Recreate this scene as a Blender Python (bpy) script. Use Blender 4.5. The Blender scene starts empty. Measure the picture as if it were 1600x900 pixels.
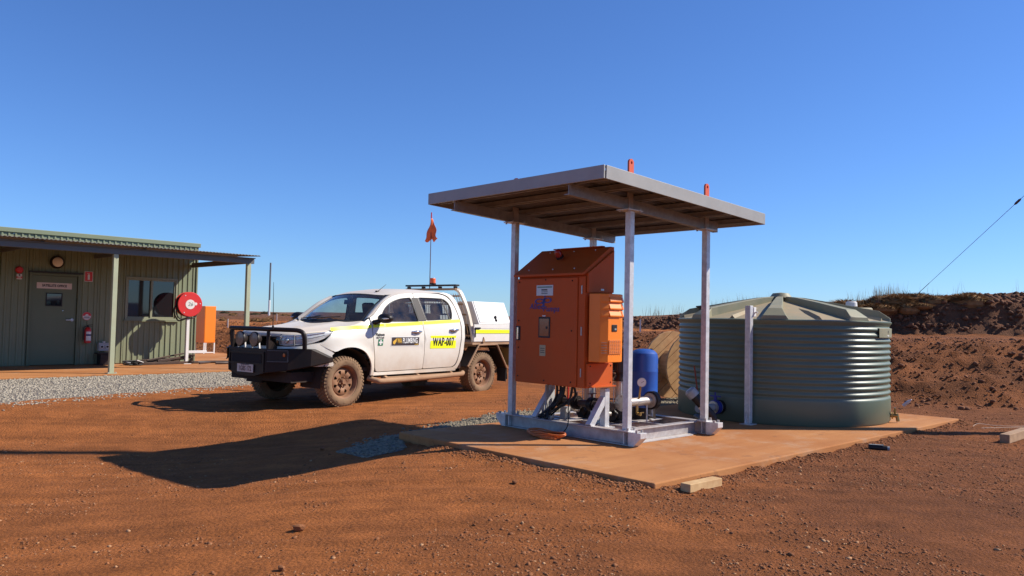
import bpy, bmesh, math, random
import numpy as np
from mathutils import Vector, Matrix
from mathutils.geometry import delaunay_2d_cdt
random.seed(7)
RNG = np.random.default_rng(11)
scene = bpy.context.scene
COL = scene.collection
R = math.radians

# ------------------------------------------------------------------ camera, sky, sun, exposure
cam_data = bpy.data.cameras.new('camera')
cam_data.sensor_width = 36.0
cam_data.lens = 27.64
cam_data.clip_start = 0.05
cam_data.clip_end = 9000
cam = bpy.data.objects.new('camera', cam_data)
COL.objects.link(cam)
_p, _r = 0.0412, 0.0209
_f = Vector((0, math.cos(_p), math.sin(_p)))
_u = Vector((0, -math.sin(_p), math.cos(_p)))
_x = Vector((1, 0, 0))
_cr = _x * math.cos(_r) + _u * math.sin(_r)
_cu = _u * math.cos(_r) - _x * math.sin(_r)
cam.matrix_world = Matrix(((_cr.x, _cu.x, -_f.x, 0), (_cr.y, _cu.y, -_f.y, 0), (_cr.z, _cu.z, -_f.z, 1.45), (0, 0, 0, 1)))
scene.camera = cam

SUN_AZ, SUN_EL = R(6.0), R(40.5)          # azimuth from +X towards +Y
world = bpy.data.worlds.new('World')
scene.world = world
world.use_nodes = True
wn = world.node_tree.nodes
sky = wn.new('ShaderNodeTexSky')
sky.sky_type = 'NISHITA'
sky.sun_disc = False
sky.sun_elevation = SUN_EL
sky.sun_rotation = math.pi / 2 - SUN_AZ
sky.altitude = 400
sky.air_density = 1.0
sky.dust_density = 0.1
sky.ozone_density = 2.5
wn['Background'].inputs['Strength'].default_value = 0.086
tint = wn.new('ShaderNodeMix'); tint.data_type = 'RGBA'; tint.blend_type = 'MULTIPLY'       # the camera's cool rendering of the sky
tint.inputs[0].default_value = 1.0; tint.inputs[7].default_value = (0.56, 0.84, 1.32, 1)
world.node_tree.links.new(sky.outputs[0], tint.inputs[6])
world.node_tree.links.new(tint.outputs[2], wn['Background'].inputs['Color'])

sl = bpy.data.lights.new('sun', 'SUN')
sl.energy = 5.0
sl.angle = R(0.55)
sl.color = (1.0, 0.93, 0.82)
sun = bpy.data.objects.new('sun', sl)
COL.objects.link(sun)
sdir = Vector((math.cos(SUN_EL) * math.cos(SUN_AZ), math.cos(SUN_EL) * math.sin(SUN_AZ), math.sin(SUN_EL)))
sun.rotation_euler = sdir.to_track_quat('Z', 'Y').to_euler()
sun.location = (20, 5, 20)
vs = scene.view_settings
vs.view_transform = 'Standard'
vs.look = 'None'
vs.exposure = 0.42
vs.gamma = 1.0
vs.use_curve_mapping = False

# ------------------------------------------------------------------ helpers: noise
def _hash(ix, iy, s):
    n = (ix.astype(np.int64) * 374761393 + iy.astype(np.int64) * 668265263 + s * 1442695041) & 0x7fffffff
    n = ((n ^ (n >> 13)) * 1274126177) & 0x7fffffff
    return ((n ^ (n >> 16)) & 0xffff) / 65535.0
def vnoise(x, y, s=0):
    x = np.asarray(x, float); y = np.asarray(y, float)
    ix = np.floor(x); iy = np.floor(y); fx = x - ix; fy = y - iy
    fx = fx * fx * (3 - 2 * fx); fy = fy * fy * (3 - 2 * fy)
    a = _hash(ix, iy, s); b = _hash(ix + 1, iy, s); c = _hash(ix, iy + 1, s); d = _hash(ix + 1, iy + 1, s)
    return (a * (1 - fx) + b * fx) * (1 - fy) + (c * (1 - fx) + d * fx) * fy - 0.5
def fbm(x, y, s=0, o=4):
    t = 0; a = 1.0; f = 1.0
    for k in range(o):
        t = t + a * vnoise(x * f + 17.3 * k, y * f - 9.1 * k, s + k); a *= 0.5; f *= 2.03
    return t
def sstep(t):
    t = np.clip(t, 0, 1); return t * t * (3 - 2 * t)

# ------------------------------------------------------------------ helpers: materials
MATS = {}
def mat(name, col, rough=0.6, metal=0.0, var=0.0, vscale=4.0, col2=None, bump=0.0, bscale=60.0, spec=0.5,
        dust=None, dust_amt=0.0, dust_scale=3.0, dust_z=None, coat=0.0, emit=None):
    """Principled material: colour varied by noise, optional bump, optional dust (a second colour laid on by noise,
    more of it low down when dust_z=(z_full, z_none))."""
    if name in MATS: return MATS[name]
    m = bpy.data.materials.new(name); m.use_nodes = True
    nt = m.node_tree; N = nt.nodes; L = nt.links
    b = N['Principled BSDF']
    b.inputs['Roughness'].default_value = rough
    b.inputs['Metallic'].default_value = metal
    b.inputs['Specular IOR Level'].default_value = spec
    if coat:
        b.inputs['Coat Weight'].default_value = coat
        b.inputs['Coat Roughness'].default_value = 0.08
    tc = N.new('ShaderNodeTexCoord')
    out = None
    if col2 is None: col2 = tuple(c * (1 - var) for c in col)
    mx = N.new('ShaderNodeMix'); mx.data_type = 'RGBA'
    mx.inputs[6].default_value = (*col, 1); mx.inputs[7].default_value = (*col2, 1)
    nz = N.new('ShaderNodeTexNoise'); nz.inputs['Scale'].default_value = vscale; nz.inputs['Detail'].default_value = 6
    nz.inputs['Roughness'].default_value = 0.62
    L.new(tc.outputs['Object'], nz.inputs['Vector'])
    mr = N.new('ShaderNodeMapRange'); mr.inputs['From Min'].default_value = 0.32; mr.inputs['From Max'].default_value = 0.68
    L.new(nz.outputs['Fac'], mr.inputs['Value']); L.new(mr.outputs[0], mx.inputs[0])
    out = mx.outputs[2]
    if dust is not None:
        md = N.new('ShaderNodeMix'); md.data_type = 'RGBA'
        md.inputs[7].default_value = (*dust, 1)
        L.new(out, md.inputs[6])
        n2 = N.new('ShaderNodeTexNoise'); n2.inputs['Scale'].default_value = dust_scale; n2.inputs['Detail'].default_value = 7
        n2.inputs['Roughness'].default_value = 0.65
        L.new(tc.outputs['Object'], n2.inputs['Vector'])
        r2 = N.new('ShaderNodeMapRange'); r2.inputs['From Min'].default_value = 0.35; r2.inputs['From Max'].default_value = 0.75
        r2.inputs['To Max'].default_value = dust_amt; r2.inputs['To Min'].default_value = dust_amt * 0.25
        L.new(n2.outputs['Fac'], r2.inputs['Value'])
        fac = r2.outputs[0]
        if dust_z:
            sx = N.new('ShaderNodeSeparateXYZ'); L.new(tc.outputs['Object'], sx.inputs[0])
            rz = N.new('ShaderNodeMapRange'); rz.inputs['From Min'].default_value = dust_z[0]; rz.inputs['From Max'].default_value = dust_z[1]
            rz.inputs['To Min'].default_value = 1.0; rz.inputs['To Max'].default_value = 0.12
            L.new(sx.outputs[2], rz.inputs['Value'])
            mm = N.new('ShaderNodeMath'); mm.operation = 'MULTIPLY'
            L.new(fac, mm.inputs[0]); L.new(rz.outputs[0], mm.inputs[1]); fac = mm.outputs[0]
        L.new(fac, md.inputs[0]); out = md.outputs[2]
        # dust is rough
        rr = N.new('ShaderNodeMapRange'); rr.inputs['To Min'].default_value = rough; rr.inputs['To Max'].default_value = 0.9
        L.new(fac, rr.inputs['Value']); L.new(rr.outputs[0], b.inputs['Roughness'])
    L.new(out, b.inputs['Base Color'])
    if bump:
        nb = N.new('ShaderNodeTexNoise'); nb.inputs['Scale'].default_value = bscale; nb.inputs['Detail'].default_value = 5
        L.new(tc.outputs['Object'], nb.inputs['Vector'])
        bp = N.new('ShaderNodeBump'); bp.inputs['Strength'].default_value = bump; bp.inputs['Distance'].default_value = 0.01
        L.new(nb.outputs['Fac'], bp.inputs['Height']); L.new(bp.outputs[0], b.inputs['Normal'])
    if emit:
        b.inputs['Emission Color'].default_value = (*emit[0], 1); b.inputs['Emission Strength'].default_value = emit[1]
    MATS[name] = m
    return m
def glass_mat(name, tint=(0.7, 0.75, 0.74), refl=1.0, dusty=0.0):
    if name in MATS: return MATS[name]
    m = bpy.data.materials.new(name); m.use_nodes = True
    nt = m.node_tree; N = nt.nodes; L = nt.links
    N.remove(N['Principled BSDF'])
    tr = N.new('ShaderNodeBsdfTransparent'); tr.inputs[0].default_value = (*tint, 1)
    gl = N.new('ShaderNodeBsdfGlossy'); gl.inputs['Roughness'].default_value = 0.02; gl.inputs[0].default_value = (refl, refl, refl, 1)
    df = N.new('ShaderNodeBsdfDiffuse'); df.inputs[0].default_value = (0.42, 0.30, 0.2, 1)
    lw = N.new('ShaderNodeLayerWeight'); lw.inputs[0].default_value = 0.5          # Schlick, the same from both sides of the sheet
    pw = N.new('ShaderNodeMath'); pw.operation = 'POWER'; pw.inputs[1].default_value = 5.0; L.new(lw.outputs['Facing'], pw.inputs[0])
    fr = N.new('ShaderNodeMath'); fr.operation = 'MULTIPLY_ADD'; fr.inputs[1].default_value = 0.92; fr.inputs[2].default_value = 0.06; L.new(pw.outputs[0], fr.inputs[0])
    mx = N.new('ShaderNodeMixShader'); L.new(fr.outputs[0], mx.inputs[0]); L.new(tr.outputs[0], mx.inputs[1]); L.new(gl.outputs[0], mx.inputs[2])
    tc = N.new('ShaderNodeTexCoord'); nz = N.new('ShaderNodeTexNoise'); nz.inputs['Scale'].default_value = 5; nz.inputs['Detail'].default_value = 6
    L.new(tc.outputs['Object'], nz.inputs['Vector'])
    mr = N.new('ShaderNodeMapRange'); mr.inputs['From Min'].default_value = 0.35; mr.inputs['From Max'].default_value = 0.8
    mr.inputs['To Max'].default_value = dusty; L.new(nz.outputs['Fac'], mr.inputs['Value'])
    m2 = N.new('ShaderNodeMixShader'); L.new(mr.outputs[0], m2.inputs[0]); L.new(mx.outputs[0], m2.inputs[1]); L.new(df.outputs[0], m2.inputs[2])
    L.new(m2.outputs[0], N['Material Output'].inputs[0])
    MATS[name] = m
    return m

DUST = (0.34, 0.155, 0.07)
white_paint = mat('truck_white', (0.73, 0.70, 0.625), 0.32, dust=(0.48, 0.31, 0.175), dust_amt=0.8, dust_scale=2.6, dust_z=(0.38, 0.95), coat=0.35)
white_roof = mat('truck_white_upper', (0.72, 0.68, 0.59), 0.4, dust=(0.55, 0.37, 0.21), dust_amt=0.6, dust_scale=1.6, coat=0.2)
black_plastic = mat('black_plastic', (0.012, 0.012, 0.013), 0.45, spec=0.3, dust=DUST, dust_amt=0.07)
black_steel = mat('bull_bar_black', (0.008, 0.008, 0.009), 0.42, spec=0.22, dust=DUST, dust_amt=0.06, dust_scale=5)
under_black = mat('underbody_black', (0.010, 0.009, 0.008), 0.85, dust=DUST, dust_amt=0.10, dust_scale=4)
dusty_steel = mat('dusty_steel', (0.42, 0.27, 0.16), 0.8, var=0.35, dust=DUST, dust_amt=0.6)
tyre_mat = mat('tyre_rubber', (0.17, 0.105, 0.06), 0.95, col2=(0.27, 0.165, 0.09), vscale=7, bump=0.3, bscale=120)
rim_mat = mat('dusty_rim', (0.33, 0.17, 0.085), 0.7, col2=(0.18, 0.08, 0.042), vscale=9)
chrome = mat('chrome', (0.75, 0.75, 0.75), 0.14, 1.0)
yellow_tape = mat('fluoro_yellow_tape', (0.88, 0.92, 0.01), 0.45)
galv = mat('galvanised_steel', (0.72, 0.72, 0.71), 0.42, 0.35, col2=(0.50, 0.50, 0.50), vscale=14, dust=DUST, dust_amt=0.16, dust_scale=6)
galv_dusty = mat('galvanised_steel_dusty', (0.52, 0.51, 0.50), 0.5, 0.45, col2=(0.36, 0.35, 0.35), vscale=12, dust=DUST, dust_amt=0.35, dust_scale=5)
roof_trim = mat('roof_trim_grey', (0.34, 0.34, 0.32), 0.5, 0.05, var=0.15, dust=DUST, dust_amt=0.12)
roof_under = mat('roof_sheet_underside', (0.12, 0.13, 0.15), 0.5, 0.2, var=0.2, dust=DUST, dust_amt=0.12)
roof_steel = mat('roof_steel', (0.30, 0.31, 0.325), 0.5, 0.3, col2=(0.21, 0.215, 0.225), vscale=12, dust=DUST, dust_amt=0.10, dust_scale=5)
orange_cab = mat('orange_enamel_shaded', (0.54, 0.088, 0.009), 0.5, var=0.10, vscale=2.5, dust=(0.38, 0.13, 0.05), dust_amt=0.34, dust_scale=3, bump=0.05, bscale=300, spec=0.22)  # cabinet under the roof: its shade is put into a darker orange
orange_lit = mat('orange_enamel_lit', (0.86, 0.22, 0.01), 0.45, var=0.06)  # lit copy of the orange: sunlight put into the colour
lug_red = mat('lug_red_oxide', (0.72, 0.10, 0.03), 0.5, var=0.15)
black_rubber = mat('black_rubber', (0.02, 0.02, 0.02), 0.6, var=0.3)
dark_void = mat('dark_interior', (0.012, 0.011, 0.010), 0.9)
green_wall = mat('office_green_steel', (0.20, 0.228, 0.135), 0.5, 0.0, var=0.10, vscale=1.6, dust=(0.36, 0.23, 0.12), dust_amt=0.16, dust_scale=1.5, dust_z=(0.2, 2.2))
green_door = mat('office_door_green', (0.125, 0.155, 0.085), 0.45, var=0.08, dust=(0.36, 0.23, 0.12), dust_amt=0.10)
grey_beam = mat('veranda_beam_grey', (0.10, 0.115, 0.12), 0.5, var=0.15, dust=DUST, dust_amt=0.15)
tank_green = mat('tank_green_poly', (0.108, 0.152, 0.110), 0.42, var=0.12, vscale=1.3, dust=(0.40, 0.28, 0.17), dust_amt=0.08, dust_scale=2)
tank_roof_mat = mat('tank_roof_green_dusty', (0.22, 0.225, 0.145), 0.55, var=0.15, vscale=2, dust=(0.46, 0.30, 0.165), dust_amt=0.75, dust_scale=2.0)
tank_rib_mat = mat('tank_rib_green', (0.20, 0.225, 0.145), 0.5, var=0.15, dust=(0.46, 0.30, 0.17), dust_amt=0.4)
blue_paint = mat('blue_enamel', (0.012, 0.095, 0.42), 0.34, var=0.12, vscale=5, dust=DUST, dust_amt=0.10)
pine = mat('pine_timber', (0.56, 0.33, 0.14), 0.75, col2=(0.40, 0.21, 0.08), vscale=7, dust=DUST, dust_amt=0.25)
pine_new = mat('pine_timber_fresh', (0.62, 0.42, 0.2), 0.75, col2=(0.5, 0.3, 0.13), vscale=14, dust=DUST, dust_amt=0.25, dust_scale=8)
white_poly = mat('white_plastic', (0.74, 0.73, 0.70), 0.4, var=0.08, dust=DUST, dust_amt=0.12)
stainless = mat('stainless_pipe', (0.62, 0.58, 0.52), 0.32, 0.75, var=0.2, vscale=10, dust=DUST, dust_amt=0.3, dust_scale=6)
brass = mat('brass', (0.48, 0.32, 0.12), 0.35, 0.9, var=0.3, vscale=20)
red_enamel = mat('red_enamel', (0.62, 0.02, 0.02), 0.35, var=0.08, dust=DUST, dust_amt=0.1)
glass_ws = glass_mat('windscreen_glass', (0.86, 0.92, 0.90), 1.0, 0.06)
glass_side = glass_mat('side_window_glass', (0.62, 0.66, 0.66), 1.0, 0.20)
glass_lens = glass_mat('lamp_lens', (0.92, 0.92, 0.92), 1.0, 0.14)

# ------------------------------------------------------------------ helpers: meshes
class G:
    """collects faces; build() links them as one mesh object"""
    def __init__(s): s.v = []; s.f = []
    def add(s, vs, fs):
        o = len(s.v); s.v += [tuple(map(float, p)) for p in vs]; s.f += [tuple(i + o for i in f) for f in fs]; return s
    def box(s, c, d, rz=0.0, ry=0.0, rx=0.0):
        hx, hy, hz = d[0] / 2, d[1] / 2, d[2] / 2
        M = Matrix.Rotation(rz, 3, 'Z') @ Matrix.Rotation(ry, 3, 'Y') @ Matrix.Rotation(rx, 3, 'X')
        P = [Vector(c) + M @ Vector((a * hx, b * hy, e * hz)) for e in (-1, 1) for b in (-1, 1) for a in (-1, 1)]
        return s.add(P, [(0, 2, 3, 1), (4, 5, 7, 6), (0, 1, 5, 4), (2, 6, 7, 3), (0, 4, 6, 2), (1, 3, 7, 5)])
    def b2(s, a, b):
        return s.box([(a[i] + b[i]) / 2 for i in range(3)], [abs(b[i] - a[i]) for i in range(3)])
    def bar(s, p0, p1, w, h, up=(0, 0, 1)):
        """rectangular bar from p0 to p1, width w sideways, height h along up"""
        p0 = Vector(p0); p1 = Vector(p1); d = (p1 - p0).normalized(); up = Vector(up)
        sd = d.cross(up)
        if sd.length < 1e-4: sd = d.cross(Vector((1, 0, 0)))
        sd.normalize(); u = sd.cross(d).normalized()
        P = [q + sd * a * w / 2 + u * b * h / 2 for q in (p0, p1) for a, b in ((-1, -1), (1, -1), (1, 1), (-1, 1))]
        return s.add(P, [(0, 1, 2, 3), (7, 6, 5, 4), (0, 4, 5, 1), (1, 5, 6, 2), (2, 6, 7, 3), (3, 7, 4, 0)])
    def prism(s, poly, fn, a, b):
        """polygon (2d) placed by fn(u, v, w) at w=a and w=b"""
        n = len(poly)
        P = [fn(u, v, a) for u, v in poly] + [fn(u, v, b) for u, v in poly]
        return s.add(P, [tuple(range(n - 1, -1, -1)), tuple(range(n, 2 * n))] + [(i, (i + 1) % n, n + (i + 1) % n, n + i) for i in range(n)])
    def cyl(s, p0, p1, r0, r1=None, n=20, caps=True):
        return s.tube([p0, p1], [r0, r0 if r1 is None else r1], n, caps)
    def tube(s, path, r, n=10, caps=True, closed=False):
        P = [Vector(p) for p in path]; m = len(P)
        rr = [r] * m if not isinstance(r, (list, tuple)) else list(r)
        T = []
        for i in range(m):
            if closed: t = P[(i + 1) % m] - P[i - 1]
            else: t = P[min(i + 1, m - 1)] - P[max(i - 1, 0)]
            T.append(t.normalized() if t.length > 1e-9 else Vector((0, 0, 1)))
        ref = Vector((0, 0, 1)) if abs(T[0].z) < 0.9 else Vector((1, 0, 0))
        nn = (ref - T[0] * ref.dot(T[0])).normalized()
        V = []
        for i in range(m):
            nn = nn - T[i] * nn.dot(T[i])
            nn = nn.normalized() if nn.length > 1e-6 else Vector((1, 0, 0))
            bb = T[i].cross(nn)
            for k in range(n):
                a = 2 * math.pi * k / n
                V.append(P[i] + (nn * math.cos(a) + bb * math.sin(a)) * rr[i])
        F = []
        for i in range(m if closed else m - 1):
            j = (i + 1) % m
            for k in range(n):
                F.append((i * n + k, i * n + (k + 1) % n, j * n + (k + 1) % n, j * n + k))
        if caps and not closed:
            F.append(tuple(range(n - 1, -1, -1))); F.append(tuple((m - 1) * n + k for k in range(n)))
        return s.add(V, F)
    def lathe(s, prof, n=48, c=(0, 0, 0), axis='Z', a0=0, a1=2 * math.pi):
        """profile of (radius, height)"""
        full = abs(a1 - a0 - 2 * math.pi) < 1e-6
        k = n if full else n + 1
        V = []
        for r, h in prof:
            for i in range(k):
                a = a0 + (a1 - a0) * i / n
                p = (r * math.cos(a), r * math.sin(a), h)
                if axis == 'Y': p = (p[0], h, p[1])
                if axis == 'X': p = (h, p[0], p[1])
                V.append((c[0] + p[0], c[1] + p[1], c[2] + p[2]))
        F = []
        for j in range(len(prof) - 1):
            for i in range(n):
                i2 = (i + 1) % k
                F.append((j * k + i, j * k + i2, (j + 1) * k + i2, (j + 1) * k + i))
        return s.add(V, F)
    def grid(s, fn, nu, nv):
        V = [fn(i / nu, j / nv) for i in range(nu + 1) for j in range(nv + 1)]
        return s.add(V, [(i * (nv + 1) + j, (i + 1) * (nv + 1) + j, (i + 1) * (nv + 1) + j + 1, i * (nv + 1) + j + 1) for i in range(nu) for j in range(nv)])
    def sphere(s, c, r, nu=16, nv=10, half=False):
        rx, ry, rz = (r, r, r) if not isinstance(r, (tuple, list)) else r
        t1 = math.pi / 2 if half else math.pi
        return s.grid(lambda u, v: (c[0] + rx * math.sin(t1 * v) * math.cos(2 * math.pi * u), c[1] + ry * math.sin(t1 * v) * math.sin(2 * math.pi * u), c[2] + rz * math.cos(t1 * v)), nu, nv)
    def mirror_y(s):
        g = G(); g.v = [(x, -y, z) for x, y, z in s.v]; g.f = [tuple(reversed(f)) for f in s.f]; return g
    def build(s, name, m, parent=None, smooth=None, bevel=0.0, recalc=True):
        me = bpy.data.meshes.new(name)
        me.from_pydata(s.v, [], s.f)
        if recalc:
            bm = bmesh.new(); bm.from_mesh(me)
            bmesh.ops.remove_doubles(bm, verts=bm.verts, dist=1e-5)
            bmesh.ops.recalc_face_normals(bm, faces=bm.faces); bm.to_mesh(me); bm.free()
        me.materials.append(m)
        if smooth is not None:
            me.shade_smooth(); me.set_sharp_from_angle(angle=R(smooth))
        o = bpy.data.objects.new(name, me); COL.objects.link(o)
        if parent is not None: o.parent = parent
        if bevel:
            md = o.modifiers.new('bevel', 'BEVEL'); md.width = bevel; md.segments = 2; md.limit_method = 'ANGLE'; md.angle_limit = R(40)
        return o
def tag(o, label=None, cat=None, group=None, kind=None):
    if label: o['label'] = label
    if cat: o['category'] = cat
    if group: o['group'] = group
    if kind: o['kind'] = kind
    return o
def thing(name, loc, rz, label, cat, group=None):
    o = bpy.data.objects.new(name, None); o.empty_display_size = 0.2; COL.objects.link(o)
    o.location = loc; o.rotation_euler = (0, 0, rz)
    return tag(o, label, cat, group)
def copy_thing(o, parent=None):
    c = o.copy(); COL.objects.link(c); c.parent = parent
    for ch in list(o.children): copy_thing(ch, c)
    return c
def text_mesh(body, size, m, name='lettering', parent=None, mtx=None, bold=0.0, sx=1.0, shear=0.0, extrude=0.0015, align='CENTER', space=1.0):
    """flat lettering as a thin mesh; mtx maps text plane (x right, y up, z out) into the parent's frame"""
    cu = bpy.data.curves.new(name, 'FONT'); cu.body = body; cu.size = size; cu.extrude = extrude; cu.offset = bold
    cu.align_x = align; cu.align_y = 'CENTER'; cu.shear = shear; cu.space_character = space; cu.resolution_u = 3
    tmp = bpy.data.objects.new(name + '_tmp', cu); COL.objects.link(tmp)
    dg = bpy.context.evaluated_depsgraph_get(); dg.update()
    me = bpy.data.meshes.new_from_object(tmp.evaluated_get(dg))
    bpy.data.objects.remove(tmp); bpy.data.curves.remove(cu)
    T = Matrix.Diagonal((sx, 1, 1, 1))
    me.transform((mtx or Matrix()) @ T)
    me.materials.clear(); me.materials.append(m)
    me.name = name
    o = bpy.data.objects.new(name, me); COL.objects.link(o)
    if parent is not None: o.parent = parent
    return o
def frame(o, right, up):
    """matrix with x=right, y=up, z=right x up at origin o"""
    r = Vector(right).normalized(); u = Vector(up).normalized(); n = r.cross(u)
    return Matrix(((r.x, u.x, n.x, o[0]), (r.y, u.y, n.y, o[1]), (r.z, u.z, n.z, o[2]), (0, 0, 0, 1)))
def smooth_loop(pts, k=3, closed=True):
    """Catmull-Rom through the points"""
    n = len(pts); out = []
    rng = range(n if closed else n - 1)
    for i in rng:
        p = [pts[(i + j - 1) % n] if closed else pts[min(max(i + j - 1, 0), n - 1)] for j in range(4)]
        for t in range(k):
            t = t / k
            out.append(tuple(0.5 * ((2 * p[1][c]) + (-p[0][c] + p[2][c]) * t + (2 * p[0][c] - 5 * p[1][c] + 4 * p[2][c] - p[3][c]) * t * t + (-p[0][c] + 3 * p[1][c] - 3 * p[2][c] + p[3][c]) * t ** 3) for c in range(len(pts[0]))))
    if not closed: out.append(tuple(pts[-1]))
    return out
def lerp_pts(tab, x):
    return float(np.interp(x, [t[0] for t in tab], [t[1] for t in tab]))
def in_poly(p, poly):
    x, y = p; r = False; n = len(poly)
    for i in range(n):
        x1, y1 = poly[i]; x2, y2 = poly[i - 1]
        if (y1 > y) != (y2 > y) and x < (x2 - x1) * (y - y1) / (y2 - y1) + x1: r = not r
    return r
def panel(outer, fn, holes=(), step=0.12, thick=0.02, back=None):
    """sheet with the given 2d outline and holes, mapped by fn(u,v,depth) -> 3d; edges turned in by thick"""
    loops = [list(outer)] + [list(h) for h in holes]
    V = []; E = []
    for lp in loops:
        o = len(V); n = len(lp)
        V += [Vector(p) for p in lp]; E += [(o + i, o + (i + 1) % n) for i in range(n)]
    us = [p[0] for p in outer]; vs_ = [p[1] for p in outer]
    u = min(us) + step / 2
    while step and u < max(us):
        v = min(vs_) + step / 2
        while v < max(vs_):
            if in_poly((u, v), outer) and not any(in_poly((u, v), h) for h in holes): V.append(Vector((u, v)))
            v += step
        u += step
    vo, eo, fo, *_ = delaunay_2d_cdt(V, E, [], 0, 1e-5)
    F = []
    for f in fo:
        c = sum((vo[i] for i in f), Vector((0, 0))) / len(f)
        if in_poly(c, outer) and not any(in_poly(c, h) for h in holes): F.append(tuple(f))
    g = G(); g.add([fn(p.x, p.y, 0.0) for p in vo], F)
    if thick:
        for lp in loops:
            n = len(lp)
            P = [fn(p[0], p[1], 0.0) for p in lp] + [fn(p[0], p[1], thick) for p in lp]
            g.add(P, [(i, (i + 1) % n, n + (i + 1) % n, n + i) for i in range(n)])
    return g

# ------------------------------------------------------------------ frames of the place
YAW = 0.7592                                   # pump skid and its concrete pad
SN = Vector((1.2995, 8.7286, 0.0))             # skid corner post on the ground
SAX = Vector((math.cos(YAW), math.sin(YAW), 0)); SAY = Vector((-math.sin(YAW), math.cos(YAW), 0))
def SH(a, b, z=0.0): return SN + SAX * a + SAY * b + Vector((0, 0, z))
OYAW = 0.80                                    # office front wall
OS = 1.10                                      # size of the office against its drawing units
OW = Vector((-11.87, 19.32, 0.0))
ODX = Vector((math.cos(OYAW), math.sin(OYAW), 0)); ODN = Vector((math.sin(OYAW), -math.cos(OYAW), 0))
SLAB_Z = 0.21                                  # drawing height of the slab; its top stands at SLAB_W
SLAB_W = 0.086
def OF(t, off, z=0.0): return OW + (ODX * t + ODN * off) * OS + Vector((0, 0, SLAB_W + (z - SLAB_Z) * OS))
PAD_Z = 0.10

def ground_z(x, y, rough=True):
    x = np.asarray(x, float); y = np.asarray(y, float)
    # the yard falls away gently to the left of the pad and in front of the ute
    fall = sstep((-x + 0.2) / 4.8)
    z = 0.042 - 0.29 * fall * (0.30 + 0.70 * sstep((12.4 - y) / 2.4))
    if rough:
        near = np.clip(1.2 - np.hypot(x, y) / 60, 0, 1)
        z = z + near * (0.016 * fbm(x * 0.9, y * 0.9, 3) + 0.012 * fbm(x * 3.4, y * 3.4, 9, 4) + (0.004 + 0.014 * sstep((x - 0.5) / 2)) * fbm(x * 8, y * 8, 15, 2))
        # wheel tracks of vehicles that turned across the yard
        for c0, c1, c2, wd, dp in ((5.35, -.10, -.018, .13, .016), (6.75, -.13, -.016, .13, .014), (4.25, -.05, -.02, .12, .016), (3.55, .10, -.01, .12, .012), (9.55, .16, -.03, .13, .012), (10.75, .20, -.035, .13, .010)):
            dt = y - (c0 + c1 * x + c2 * x * x) - 0.10 * fbm(x * .5, y * 0 + c0, 25, 2)
            z = z + near * dp * (-np.exp(-(dt / wd) ** 4) + 0.55 * np.exp(-((np.abs(dt) - 1.55 * wd) / (.45 * wd)) ** 2)) * (1 - sstep((x - 1.0) / 1.5)) * (0.55 + 0.9 * fbm(x * .7, y * .7, 26, 2))
        rut = np.sin((x * 0.42 + y * 0.9 + 0.5 * fbm(x * .4, y * .4, 21)) * 9.0)          # faint tyre and grader lines
        z = z + near * 0.004 * rut * sstep((8.5 - y) / 3)
        # low ridge of spoil along the near edges of the concrete pad
        dx = x - SN.x; dy = y - SN.y
        a = dx * SAX.x + dy * SAX.y; b = dx * SAY.x + dy * SAY.y
        d = np.hypot(np.maximum(np.maximum(-1.44 - a, a - 6.27), 0), np.maximum(np.maximum(-1.43 - b, b - 2.27), 0))
        inside = (a > -1.44) & (a < 6.27) & (b > -1.43) & (b < 2.27)
        z = np.where(inside, np.minimum(z, 0.03), z + 0.030 * np.exp(-(d / 0.22) ** 2) * (0.5 + 1.4 * vnoise(x * 5, y * 5, 5)))
    return z

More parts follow.
